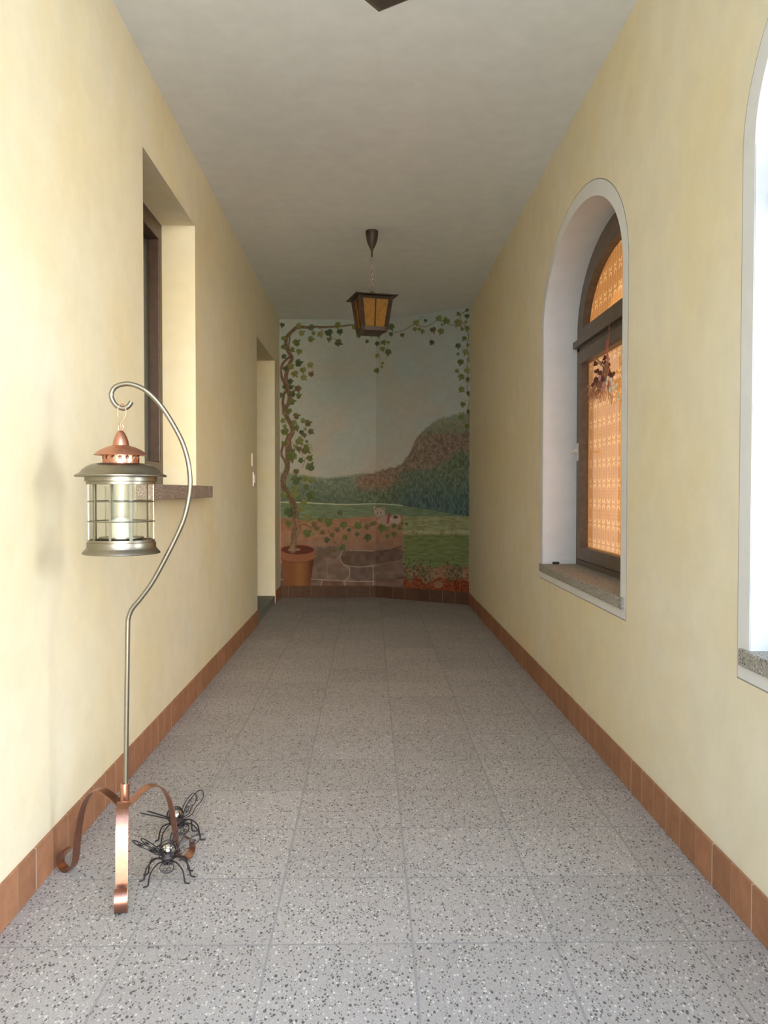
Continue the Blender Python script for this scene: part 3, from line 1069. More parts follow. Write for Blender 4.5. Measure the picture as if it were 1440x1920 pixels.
# kitten on the terrace wall
KC = (118, 98, 78)
put(((PXX - 712) / 10) ** 2 + ((PYY - 962) / 10) ** 2 < 1, KC, 0.95)
put(((PXX - 722) / 14) ** 2 + ((PYY - 977) / 11) ** 2 < 1, (116, 94, 74), 0.9)
put(((PXX - 742) / 10) ** 2 + ((PYY - 974) / 9) ** 2 < 1, (126, 108, 88), 0.8)
put(poly_mask([(701, 958), (701, 948), (709, 953)]), KC); put(poly_mask([(714, 953), (721, 949), (721, 958)]), KC)
put(poly_mask([(703, 956), (703, 951), (707, 954)]), (92, 60, 44)); put(poly_mask([(716, 954), (720, 951), (720, 956)]), (92, 60, 44))
for x, y in ((708, 962), (714, 962)): put(((PXX - x) / 1.3) ** 2 + ((PYY - y) / 1.2) ** 2 < 1, (48, 34, 24))
for l_ in ([(710, 968), (711, 971), (706, 972)], [(711, 971), (716, 968)], [(703, 964), (706, 969)]): stroke(l_, 0.8, (70, 40, 30), 0.8)
stroke([(730, 964), (728, 972), (727, 980)], 4.5, (100, 46, 34), 0.9)
put(((PXX - 741.5) / 4.6) ** 2 + ((PYY - 969.5) / 3.2) ** 2 < 1, (62, 46, 30))
# terracotta pot
RIM = [(524, 1034), (525, 1027), (540, 1022), (560, 1021), (580, 1023), (590, 1030), (590, 1037), (588, 1048), (570, 1053), (545, 1053), (527, 1049)]
put(poly_mask([(528, 1045), (589, 1045), (580, 1112), (578, 1120), (534, 1120), (532, 1106)]), (84, 50, 28))
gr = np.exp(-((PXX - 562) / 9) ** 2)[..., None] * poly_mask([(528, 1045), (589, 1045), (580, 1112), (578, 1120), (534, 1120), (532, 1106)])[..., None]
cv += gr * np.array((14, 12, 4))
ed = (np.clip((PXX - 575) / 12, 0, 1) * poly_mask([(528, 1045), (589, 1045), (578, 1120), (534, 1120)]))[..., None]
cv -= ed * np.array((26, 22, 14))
put(poly_mask([(q.x, q.y) for q in catmull([(a, d, 0) for a, d in RIM + [RIM[0]]], 4)]), (98, 60, 38))
put(((PXX - 558) / 30.5) ** 2 + ((PYY - 1031) / 8.6) ** 2 < 1, (64, 32, 22))
stroke([(528, 1049), (545, 1054), (570, 1054), (588, 1049)], 1.3, (66, 34, 20), 0.8)
# vine trunk
TR = (78, 60, 42)
z6 = lambda L: [(500 + a * 0.15625, 820 + d * 0.15625) for a, d in L]
z4 = lambda L: [(500 + a * 0.13889, 580 + d * 0.13889) for a, d in L]
z5 = lambda L: [(700 + a * 0.13889, 560 + d * 0.13889) for a, d in L]
z7 = lambda L: [(700 + a * 0.15625, 820 + d * 0.15625) for a, d in L]
stroke(z6([(310, 1350), (330, 1250), (335, 1150), (370, 1070), (350, 980), (345, 880), (310, 780), (250, 680), (200, 580), (205, 480), (240, 400), (250, 300), (255, 180), (250, 60), (270, -20)]), (13, 9), TR, 1, 26)
stroke(z6([(300, 1350), (345, 1240), (375, 1160), (390, 1080), (360, 990)]), 6, (104, 74, 50), 0.8, 26)
stroke(z6([(235, 330), (205, 260), (175, 200), (190, 120), (215, 60)]), 4.5, TR, 1, 24)
stroke(z6([(200, 590), (250, 680), (310, 780), (340, 860), (345, 960)]), 1.6, (52, 36, 24), 0.7)
stroke(z6([(330, 1330), (350, 1230), (390, 1140), (410, 1060), (450, 1040), (540, 1080), (640, 1075)]), 2.2, TR, 0.9)
stroke(z6([(270, 1350), (320, 1345), (350, 1350), (390, 1345)]), 4, (100, 76, 54), 0.9, 20)
stroke(z4([(310, 1872), (300, 1760), (350, 1650), (330, 1560), (290, 1490), (250, 1400), (240, 1340), (290, 1280), (310, 1180), (280, 1080), (290, 1000), (260, 920), (290, 780), (340, 660), (290, 570), (260, 480), (270, 380), (340, 300), (400, 250)]), (9, 6.5), TR, 1, 26)
stroke(z4([(240, 1370), (220, 1270), (230, 1150), (270, 1080), (240, 1000), (210, 930), (190, 830), (220, 730), (300, 650), (330, 640)]), (5.5, 4), (78, 54, 38), 1, 24)
stroke(z4([(320, 600), (300, 500), (310, 400), (320, 340)]), 3, TR, 1, 20)
stroke(z4([(260, 1870), (290, 1780), (320, 1700), (360, 1640)]), 5, (96, 68, 48), 0.8, 20)
stroke(z4([(380, 255), (480, 240), (560, 245), (640, 235), (740, 240), (900, 235), (1000, 230), (1100, 215), (1160, 212), (1260, 225)]), (6, 2.2), TR, 1, 20)
stroke(z4([(640, 235), (720, 260), (800, 320), (860, 370), (960, 420)]), 1.4, (90, 76, 48), 0.9)
GR = [(66, 66, 32), (78, 76, 38), (88, 82, 46), (60, 60, 34), (72, 58, 34), (94, 88, 50)]
GD = [(50, 54, 32), (56, 62, 34), (62, 62, 36)]
L4 = [(210, 210, 38, 5), (435, 215, 45, 2), (600, 245, 50, 3), (470, 320, 50, 2), (400, 450, 58, 0), (230, 390, 40, 1), (225, 505, 38, 0), (595, 400, 50, 1), (630, 320, 35, 1),
      (725, 335, 52, 2), (840, 315, 60, 3), (845, 405, 38, 0), (960, 215, 55, 1), (990, 300, 48, 1), (965, 450, 58, 3), (1190, 240, 45, 1), (1240, 355, 38, 0), (1355, 430, 30, 4), (1410, 350, 28, 1),
      (235, 635, 42, 1), (440, 570, 48, 1), (345, 545, 42, 0), (430, 725, 58, 4), (590, 750, 50, 2), (490, 820, 50, 1), (380, 870, 55, 1), (500, 920, 50, 2), (600, 875, 45, 4), (250, 800, 40, 0),
      (330, 770, 50, 1), (320, 970, 42, 1), (420, 1070, 55, 4), (330, 1050, 40, 0), (240, 1050, 35, 2), (345, 1140, 52, 2), (195, 1155, 40, 0), (430, 1170, 45, 0), (340, 1245, 55, 0),
      (300, 1370, 48, 0), (230, 1400, 30, 1), (400, 1440, 52, 4), (220, 1500, 42, 1), (490, 1500, 42, 1), (555, 1540, 55, 4), (370, 1530, 48, 1), (245, 1580, 35, 1), (245, 1650, 62, 0), (400, 1600, 50, 0),
      (520, 1615, 30, 2), (595, 1650, 48, 4), (470, 1660, 40, 2), (510, 1700, 38, 4), (445, 1770, 62, 1), (235, 1810, 45, 0), (540, 1780, 25, 0), (530, 1850, 40, 1), (390, 1850, 40, 2)]
for x, y, r, c in L4:
    q = z4([(x, y)])[0]
    leaf(q[0], q[1], r * 0.13889, GR[c] if (x * 7 + y) % 3 else GD[(x + y) % 3], random.uniform(-70, 110))
L5 = [(240, 380, 55, 5), (240, 480, 32, 1), (390, 490, 34, 2), (580, 325, 48, 2), (560, 410, 34, 1), (620, 410, 28, 1), (665, 440, 36, 1), (705, 295, 28, 1), (885, 265, 50, 2), (985, 300, 55, 1), (925, 350, 20, 1),
      (805, 420, 48, 4), (915, 440, 50, 1), (790, 590, 42, 3), (1150, 205, 34, 0), (1145, 325, 62, 2), (1265, 235, 38, 2), (1250, 315, 25, 1), (1265, 155, 28, 3), (1270, 400, 45, 1), (1200, 410, 30, 1),
      (1230, 535, 38, 0), (1145, 635, 45, 2), (1280, 625, 28, 1), (1245, 720, 48, 2), (1145, 745, 26, 1), (1180, 855, 50, 0), (1295, 830, 42, 2), (1130, 975, 34, 1), (1265, 965, 48, 2), (1190, 1055, 52, 1),
      (1280, 1090, 42, 4), (1190, 1225, 50, 1), (1300, 1280, 48, 1), (1210, 1425, 42, 0), (1295, 1525, 42, 1), (1190, 1600, 48, 1), (1270, 1720, 42, 0),
      (55, 605, 38, 0), (140, 590, 42, 0), (205, 590, 26, 1), (125, 680, 40, 1), (200, 720, 52, 3), (55, 770, 36, 2), (125, 870, 25, 1), (115, 920, 25, 2), (45, 970, 42, 0), (75, 515, 24, 1)]
stroke(z5([(150, 455), (240, 460), (360, 445), (450, 405), (540, 350), (620, 365), (700, 380), (780, 350), (850, 300), (950, 310), (1040, 350), (1100, 365), (1200, 380)]), 1.5, (92, 78, 48), 0.95)
stroke(z5([(600, 320), (650, 250), (690, 240)]), 0.9, (92, 82, 54), 0.9)
stroke(z5([(160, 460), (180, 520), (185, 600), (200, 680)]), 0.8, (92, 82, 54), 0.9)
stroke(z5([(80, 520), (100, 620), (70, 740), (95, 800), (75, 860), (110, 900), (50, 940)]), 0.8, (92, 82, 54), 0.9)
stroke(z5([(1300, 150), (1220, 185), (1170, 240), (1190, 300), (1240, 370), (1275, 450), (1285, 540), (1260, 640), (1285, 740), (1275, 860), (1265, 960), (1275, 1040), (1280, 1130), (1270, 1230), (1300, 1360), (1280, 1480), (1285, 1600), (1310, 1740)]), 1.7, (88, 74, 42), 0.95)
stroke(z5([(745, 430), (765, 520), (790, 560)]), 0.7, (92, 82, 54), 0.8)
for a, c in (((1260, 560), (1170, 560)), ((1230, 640), (1180, 690)), ((1250, 880), (1180, 970)), ((1260, 1060), (1170, 1170)), ((1290, 1380), (1180, 1340))):
    stroke(z5([a, ((a[0] + c[0]) / 2, (a[1] + c[1]) / 2 + 12), c]), 0.7, (92, 82, 54), 0.8)
for x, y, r, c in L5:
    q = z5([(x, y)])[0]
    leaf(q[0], q[1], r * 0.13889, GR[c] if (x * 5 + y) % 4 else GD[(x + y) % 3], random.uniform(40, 130))
L6 = [(395, 45, 58, 1), (480, 50, 22, 0), (390, 140, 42, 4), (470, 150, 62, 0), (310, 160, 38, 0), (300, 230, 70, 0), (515, 250, 45, 0), (410, 275, 40, 4), (520, 355, 62, 3), (355, 410, 42, 4),
      (350, 515, 65, 0), (460, 500, 42, 1), (540, 520, 45, 1), (330, 610, 45, 1), (475, 595, 42, 1), (330, 680, 60, 1), (530, 695, 65, 1), (445, 780, 52, 1), (205, 680, 40, 1), (400, 860, 45, 1), (270, 900, 70, 0),
      (500, 970, 58, 1), (265, 1035, 48, 0), (480, 1150, 58, 0), (565, 1040, 38, 4), (560, 1150, 38, 2), (645, 985, 42, 0), (740, 1020, 62, 0), (880, 905, 38, 3), (670, 1140, 38, 4), (845, 1110, 38, 4), (720, 1230, 42, 3),
      (925, 1050, 52, 0), (790, 1170, 38, 4), (940, 1200, 40, 0), (910, 1320, 45, 3), (1095, 1060, 55, 0), (1085, 1160, 36, 0), (1200, 1070, 42, 4), (1215, 1200, 52, 0), (1265, 1040, 30, 4), (820, 1350, 40, 4), (600, 1090, 36, 4), (990, 1110, 28, 4)]
stroke(z6([(450, 1050), (560, 1090), (700, 1060), (800, 1040), (900, 1060), (1000, 1070), (1100, 1080), (1250, 1090)]), 1.1, (84, 60, 38), 0.9)
stroke(z6([(640, 1000), (760, 940), (800, 915), (860, 910)]), 0.8, (84, 70, 40), 0.9)
stroke(z6([(740, 1110), (780, 1200), (850, 1290), (900, 1260), (920, 1200)]), 1.0, (70, 46, 30), 0.8)
stroke(z6([(300, 60), (360, 130), (440, 230), (460, 280), (420, 370)]), 0.9, (84, 62, 40), 0.9)
stroke(z6([(480, 60), (530, 100), (545, 160)]), 0.9, (84, 62, 40), 0.9)
for x, y, r, c in L6:
    q = z6([(x, y)])[0]
    leaf(q[0], q[1], r * 0.15625, GR[c] if (x * 5 + y) % 3 else GD[(x + y) % 3], random.uniform(-60, 100))
L7 = [(15, 1030, 30, 4), (105, 1085, 58, 0), (175, 1100, 30, 1), (250, 1060, 38, 0), (250, 1160, 42, 0), (170, 1185, 32, 0), (320, 1085, 34, 0), (345, 1035, 22, 0), (400, 1040, 22, 3)]
for x, y, r, c in L7:
    q = z7([(x, y)])[0]
    leaf(q[0], q[1], r * 0.15625, GR[c], random.uniform(0, 120))
# pale plaster margin at the left edge, white line at bottom
cv += (SP - 0.5)[..., None] * 5
put(soft(525.5 - PXX, 1.5), (140, 126, 100), 0.6)

# pigment values: undo the dim warm light of the far end of the passage
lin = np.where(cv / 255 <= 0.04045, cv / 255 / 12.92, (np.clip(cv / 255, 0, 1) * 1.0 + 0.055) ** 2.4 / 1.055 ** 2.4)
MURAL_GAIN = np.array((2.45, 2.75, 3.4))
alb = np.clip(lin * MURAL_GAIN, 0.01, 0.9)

step = 0.0055
nL, nR, nZ = int((XM - XL) / step), int(math.hypot(XR - XM, YB - YR) / step), int((H - BB) / step)
nrm = Vector((dv.y, -dv.x))
U = []
for i in range(nL + 1): U.append((XL + 0.002 + (XM - XL - 0.002) * i / nL, YB - 0.003))
for i in range(1, nR + 1):
    t = i / nR
    U.append((XM + (XR - XM) * t + nrm.x * 0.003, YB + (YR - YB) * t + nrm.y * 0.003))
U = np.array(U)
Zs = np.linspace(BB, H - 0.001, nZ + 1)
nu = len(U)
V = np.zeros((nZ + 1, nu, 3))
V[..., 0] = U[:, 0]; V[..., 1] = U[:, 1]; V[..., 2] = Zs[:, None]
D = V - np.array((0, 0, CAM_H))
zc = D @ np.array(_fw)
ppx = 720 + F_PX * (D @ np.array(_r)) / zc
ppy = 960 - F_PX * (D @ np.array(_u)) / zc
# normalise so the picture fills the wall exactly
lx = (U[:, 0] - XL) / (XR - XL)
iy = np.clip(((ppy - CY0) * SS), 0, CH - 1.01)
ix = np.clip(((ppx - CX0) * SS), 0, CW - 1.01)
i0, j0 = iy.astype(int), ix.astype(int)
fy, fx = (iy - i0)[..., None], (ix - j0)[..., None]
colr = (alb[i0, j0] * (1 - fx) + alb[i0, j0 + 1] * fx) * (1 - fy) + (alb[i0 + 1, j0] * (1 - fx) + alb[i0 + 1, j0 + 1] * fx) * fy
me = bpy.data.meshes.new('mural')
nv = (nZ + 1) * nu
me.vertices.add(nv)
me.vertices.foreach_set('co', V.reshape(-1))
a0 = (np.arange(nZ)[:, None] * nu + np.arange(nu - 1)[None, :]).reshape(-1)
quads = np.stack([a0, a0 + 1, a0 + 1 + nu, a0 + nu], 1).astype(np.int32)
me.loops.add(quads.size)
me.loops.foreach_set('vertex_index', quads.reshape(-1))
me.polygons.add(len(quads))
me.polygons.foreach_set('loop_start', np.arange(0, quads.size, 4, dtype=np.int32))
me.update(calc_edges=True)
at = me.attributes.new('paint', 'FLOAT_COLOR', 'POINT')
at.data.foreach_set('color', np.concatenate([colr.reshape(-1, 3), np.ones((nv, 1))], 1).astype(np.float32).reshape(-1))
t = NT('mural_paint')
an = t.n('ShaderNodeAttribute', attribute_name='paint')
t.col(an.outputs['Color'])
t.rough(0.85)
t.b.inputs['Specular IOR Level'].default_value = 0.15
t.bump(t.noise(120, 3, 0.6), 0.2, 0.002)
me.materials.append(t.m)
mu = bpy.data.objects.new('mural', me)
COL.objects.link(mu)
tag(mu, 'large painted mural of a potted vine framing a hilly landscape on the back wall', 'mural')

# ------------------------------------------------------------------ pendant lamps
def pendant(cx, cy, rot, label):
    R = empty('pendant_lamp', (cx, cy, H), label=label, cat='lamp', group='square hanging lanterns on the ceiling')
    O = (cx, cy, H)
    ca, sa = math.cos(rot), math.sin(rot)
    def P(u, v, z): return (cx + u * ca - v * sa, cy + u * sa + v * ca, z)
    b = MB(); b.lathe([(0.001, 0), (0.047, 0), (0.050, -0.012), (0.046, -0.05), (0.036, -0.095), (0.020, -0.130), (0.012, -0.140), (0.012, -0.152), (0.001, -0.153)], 32, O)
    b.build('ceiling_cup', M_BRONZE, R, smooth=True)
    zr = 2.777
    b = MB(); b.tube([(cx, cy, H - 0.15), (cx, cy, H - 0.205)], 0.008, 10)
    b.build('stem', M_BRONZE, R, smooth=True)
    b = MB()
    ztop, zbot = H - 0.20, zr + 0.088
    n = 11
    for i in range(n):
        zc_ = ztop - (i + 0.5) * (ztop - zbot) / n
        a_ = rot + (PI / 2 if i % 2 else 0)
        hh = (ztop - zbot) / n * 0.62
        pts = [(cx + 0.0085 * math.cos(q) * math.cos(a_), cy + 0.0085 * math.cos(q) * math.sin(a_), zc_ + hh * math.sin(q)) for q in [2 * PI * k / 14 for k in range(14)]]
        b.tube(pts, 0.0030, 6, closed=True)
    b.build('chain', M_CHAIN, R, smooth=True)
    b = MB(); b.tube([(cx + 0.02 * math.cos(q), cy, zr + 0.066 + 0.02 * math.sin(q)) for q in [2 * PI * k / 24 for k in range(24)]], 0.003, 8, closed=True)
    b.build('ring', M_CHAIN, R, smooth=True)
    # roof: shallow hipped sheet with brim
    b = MB()
    h1, h2 = 0.168, 0.045
    lo_ = [(-h1, -h1), (h1, -h1), (h1, h1), (-h1, h1)]
    def loop(h, z): return [P(u * h / h1, v * h / h1, z) for u, v in lo_]
    L = [loop(h1, zr - 0.003), loop(h1, zr + 0.003), loop(h2, zr + 0.034), loop(0.012, zr + 0.042), loop(0.010, zr + 0.05)]
    vs = [q for l in L for q in l]
    fs = [(0, 1, 2, 3)]
    for j in range(len(L) - 1):
        for i in range(4):
            fs.append((j * 4 + i, j * 4 + (i + 1) % 4, (j + 1) * 4 + (i + 1) % 4, (j + 1) * 4 + i))
    fs.append((16, 17, 18, 19))
    b.add(vs, fs)
    b.build('roof', M_BRONZE, R)
    # body: four corner posts + rails, glass panes with centre bar
    st, sb, zt_, zb_ = 0.122, 0.088, zr - 0.003, zr - 0.262
    b = MB()
    def bar(p0, p1, w_): b.tube([p0, p1], w_, 4)
    for (u, v) in ((-1, -1), (1, -1), (1, 1), (-1, 1)):
        b.tube([P(u * st, v * st, zt_), P(u * sb, v * sb, zb_)], 0.017, 4)
    for k in range(4):
        (u, v), (u2, v2) = [((-1, -1), (1, -1), (1, 1), (-1, 1))[j % 4] for j in (k, k + 1)]
        b.tube([P(u * st, v * st, zt_ - 0.012), P(u2 * st, v2 * st, zt_ - 0.012)], 0.013, 4)
        b.tube([P((u + u2) / 2 * st, (v + v2) / 2 * st, zt_), P((u + u2) / 2 * sb, (v + v2) / 2 * sb, zb_)], 0.005, 4)
    ho, hi_ = sb + 0.012, sb - 0.014
    sq = ((-1, -1), (1, -1), (1, 1), (-1, 1))
    lv = [[P(u * h_, v * h_, z_) for u, v in sq] for h_, z_ in ((ho, zb_ - 0.004), (ho + 0.002, zb_ + 0.026), (hi_, zb_ + 0.026), (hi_, zb_ - 0.004))]
    vs = [q for l in lv for q in l]
    b.add(vs, [(j * 4 + i, j * 4 + (i + 1) % 4, ((j + 1) % 4) * 4 + (i + 1) % 4, ((j + 1) % 4) * 4 + i) for j in range(4) for i in range(4)])
    fr_ = b.build('frame', M_BRONZE, R)
    for k in range(4):
        (u, v), (u2, v2) = [((-1, -1), (1, -1), (1, 1), (-1, 1))[j % 4] for j in (k, k + 1)]
        a_, c_ = st - 0.004, sb - 0.004
        b = MB(); b.quad(P(u * a_, v * a_, zt_ - 0.003), P(u2 * a_, v2 * a_, zt_ - 0.003), P(u2 * c_, v2 * c_, zb_ + 0.006), P(u * c_, v * c_, zb_ + 0.006))
        b.build('glass_pane', M_AMBER, fr_)
    b = MB()
    s1, s2 = sb + 0.010, sb - 0.014
    vs = [P(u * s1, v * s1, zb_ - 0.005) for u, v in ((-1, -1), (1, -1), (1, 1), (-1, 1))] + [P(u * s2, v * s2, zb_ - 0.020) for u, v in ((-1, -1), (1, -1), (1, 1), (-1, 1))]
    b.add(vs, [(0, 1, 5, 4), (1, 2, 6, 5), (2, 3, 7, 6), (3, 0, 4, 7), (4, 5, 6, 7), (0, 3, 2, 1)])
    b.build('base_tray', M_BRONZE, R)
    return R


pendant(0.018, 6.54, math.radians(14.6), 'square amber-glass lantern hanging by a chain in front of the mural')
pendant(0.047, 2.045, math.radians(-35.6), 'nearer square lantern whose dark corner shows at the top edge of the photo')

# ------------------------------------------------------------------ stand
SX, SY = -0.798, 2.70
stand = empty('lantern_stand', (SX, SY, 0), label='tall shepherd-hook metal stand with three copper strap legs by the left wall', cat='stand')
z1 = lambda L: [(80 + a * 0.2361, 700 + d * 0.2361) for a, d in L]
hook = z1([(705, 225), (680, 262), (640, 278), (590, 260), (555, 215), (545, 165), (570, 115), (620, 90), (700, 86), (800, 125), (890, 200), (970, 300), (1050, 430), (1110, 550), (1150, 680), (1168, 800), (1170, 900), (1155, 1020), (1120, 1160), (1060, 1300), (980, 1460), (870, 1660)])
hook += [(262, 1124), (248, 1141), (241, 1158), (239.5, 1175), (238.5, 1250), (237, 1360), (235.5, 1490)]
pts = catmull([px(x, y, Y=SY) for x, y in hook], 8)
pts[-1] = Vector((SX, SY, 0.262))
b = MB(); b.tube(pts, 0.0078, 14)
b.build('pole', M_STEEL, stand, smooth=True)
b = MB(); b.lathe([(0.0082, 0.252), (0.0145, 0.252), (0.0145, 0.313), (0.0138, 0.316), (0.0082, 0.316)], 24, (SX, SY, 0))
b.lathe([(0.0001, 0.243), (0.010, 0.246), (0.0125, 0.252), (0.0001, 0.253)], 24, (SX, SY, 0))
b.build('collar', M_COPPER, stand, smooth=True)
prof = [(0.014, .246), (0.028, .254), (.05, .270), (.07, .281), (.092, .286), (.115, .281), (.136, .264), (.154, .235), (.166, .20), (.174, .16), (.180, .12), (.185, .08), (.189, .048), (.197, .020), (.212, .004), (.230, .0035), (.245, .018), (.250, .038), (.246, .056), (.236, .068), (.222, .072)]
pc = catmull([(r, 0, z) for r, z in prof], 5)
prof = [(q.x, max(0.0015, q.z)) for q in pc]
for d_ in (-77, 163, 43):
    b = MB(); b.strap(prof, 0.0185, 0.0028, math.radians(d_), (SX, SY, 0))
    b.build('leg', M_COPPERD, stand, smooth=True, angle=50)

# hanging lantern
LX = px(227, 900, Y=SY).x
LN = empty('lantern', (LX, SY, 1.067), label='round nickel and copper glass lantern hanging from the stand hook', cat='lantern')
C0 = (LX, SY, 0)
b = MB()
pr = [(0.0001, 1.464), (0.007, 1.463), (0.0125, 1.457), (0.0185, 1.445), (0.0235, 1.431), (0.0265, 1.416)]
b.lathe(pr, 40, C0)
b.tube([(LX + 0.0075 * math.sin(q), SY, 1.473 + 0.013 * math.cos(q)) for q in [2 * PI * k / 20 for k in range(20)]], 0.0022, 8, closed=True)
b.build('finial', M_COPPER, LN, smooth=True)
b = MB(); b.lathe([(0.0255, 1.4165), (0.045, 1.411), (0.064, 1.402), (0.077, 1.393), (0.0835, 1.386), (0.083, 1.3845), (0.062, 1.392), (0.0255, 1.410)], 56, C0, close=True)
b.build('cap', M_COPPER, LN, smooth=True)
# pierced collar with sixteen round holes
b = MB()
rc, zc0, zc1, zh, rh = 0.0575, 1.356, 1.396, 1.377, 0.0063
for k in range(16):
    th0, dth = (k + 0.5) * 2 * PI / 16 + 0.05, 2 * PI / 32
    hw = dth * rc
    outer, inner = [], []
    for q in range(16):
        a = 2 * PI * q / 16 + PI / 16
        c_, s_2 = math.cos(a), math.sin(a)
        mxx = max(abs(c_), abs(s_2))
        ox, oz = c_ / mxx, s_2 / mxx
        outer.append((ox * hw, (zc1 - zh) * oz if oz > 0 else (zh - zc0) * oz))
        inner.append((c_ * rh, s_2 * rh))
    for ri in (rc, rc - 0.0012):
        vs = [(LX + ri * math.cos(th0 + x / rc), SY + ri * math.sin(th0 + x / rc), zh + z) for x, z in outer + inner]
        b.add(vs, [(q, (q + 1) % 16, 16 + (q + 1) % 16, 16 + q) for q in range(16)])
b.build('vent_collar', M_COPPER, LN, smooth=True, angle=60)
b = MB(); b.lathe([(0.0585, 1.355), (0.072, 1.3585), (0.090, 1.3555), (0.106, 1.3485), (0.119, 1.3385), (0.127, 1.3290), (0.134, 1.3245), (0.1425, 1.3205), (0.1435, 1.3165), (0.140, 1.3145), (0.112, 1.317), (0.0585, 1.345)], 72, C0, close=True)
b.build('brim', M_STEEL, LN, smooth=True)
b = MB(); b.lathe([(0.112, 1.318), (0.112, 1.301), (0.107, 1.299), (0.107, 1.291), (0.0985, 1.291), (0.0985, 1.318)], 72, C0, close=True)
b.build('upper_ring', M_STEEL, LN, smooth=True)
b = MB(); b.lathe([(0.0985, 1.113), (0.104, 1.113), (0.104, 1.105), (0.108, 1.104), (0.108, 1.087), (0.112, 1.082), (0.121, 1.073), (0.1225, 1.069), (0.120, 1.067), (0.06, 1.0672), (0.0001, 1.0675), (0.0001, 1.071), (0.0985, 1.072)], 72, C0, close=False)
lbase = b.build('base', M_STEEL, LN, smooth=True)
for k in range(10):
    a = math.radians(-90 - 3 + 36 * k)
    ca, sa = math.cos(a), math.sin(a)
    b = MB()
    w_, t_2 = (0.0052 if k == 1 else 0.0034), 0.0022
    vs = []
    for z in (1.105, 1.297):
        for rr2, ww in ((0.0995, -w_), (0.0995, w_), (0.0995 + t_2, w_), (0.0995 + t_2, -w_)):
            vs.append((LX + rr2 * ca - ww * sa, SY + rr2 * sa + ww * ca, z))
    b.add(vs, [(0, 1, 2, 3), (4, 7, 6, 5), (0, 4, 5, 1), (1, 5, 6, 2), (2, 6, 7, 3), (3, 7, 4, 0)])
    b.build('cage_bar', M_STEEL, LN)
for z in (1.236, 1.172):
    b = MB(); b.tube([(LX + 0.1025 * math.cos(q), SY + 0.1025 * math.sin(q), z) for q in [2 * PI * k / 72 for k in range(72)]], 0.0022, 8, closed=True)
    b.build('cage_hoop', M_STEEL, LN, smooth=True)
b = MB(); b.lathe([(0.0965, 1.112), (0.0965, 1.294)], 64, C0)
b.build('glass_wall', M_LGLASS, LN, smooth=True)
b = MB(); b.lathe([(0.050, 1.118), (0.050, 1.285)], 48, C0)
b.build('glass_chimney', M_LGLASS, LN, smooth=True)
b = MB(); b.lathe([(0.0001, 1.072), (0.03, 1.074), (0.032, 1.108), (0.052, 1.112), (0.070, 1.117), (0.070, 1.121), (0.045, 1.1175), (0.0001, 1.1175)], 48, C0)
b.build('candle_plate', M_STEEL, lbase, smooth=True)
b = MB(); b.lathe([(0.0001, 1.1176), (0.0335, 1.1176), (0.0340, 1.168), (0.030, 1.176), (0.014, 1.184), (0.0001, 1.186)], 40, C0)
b.tube([(LX, SY, 1.184), (LX + 0.001, SY, 1.197)], 0.0009, 6)
tag(b.build('candle', M_WAX, smooth=True, origin=(LX, SY, 1.1176)), 'stubby ivory candle standing inside the hanging lantern', 'candle')
# s-hook
sh = z1([(598, 345), (596, 295), (603, 262), (628, 244), (650, 262), (662, 305), (648, 355), (622, 395), (614, 425), (628, 452), (641, 436), (643, 415)])
pts = catmull([px(x, y, Y=SY - 0.009 + 0.0035 * math.sin(i * 0.5)) for i, (x, y) in enumerate(sh)], 6)
b = MB(); b.tube(pts, 0.0016, 8)
tag(b.build('hanging_hook', M_COPPER, smooth=True, origin=tuple(px(628, 244, Y=SY - 0.009))), 'thin copper wire hook joining the lantern to the stand', 'hook')

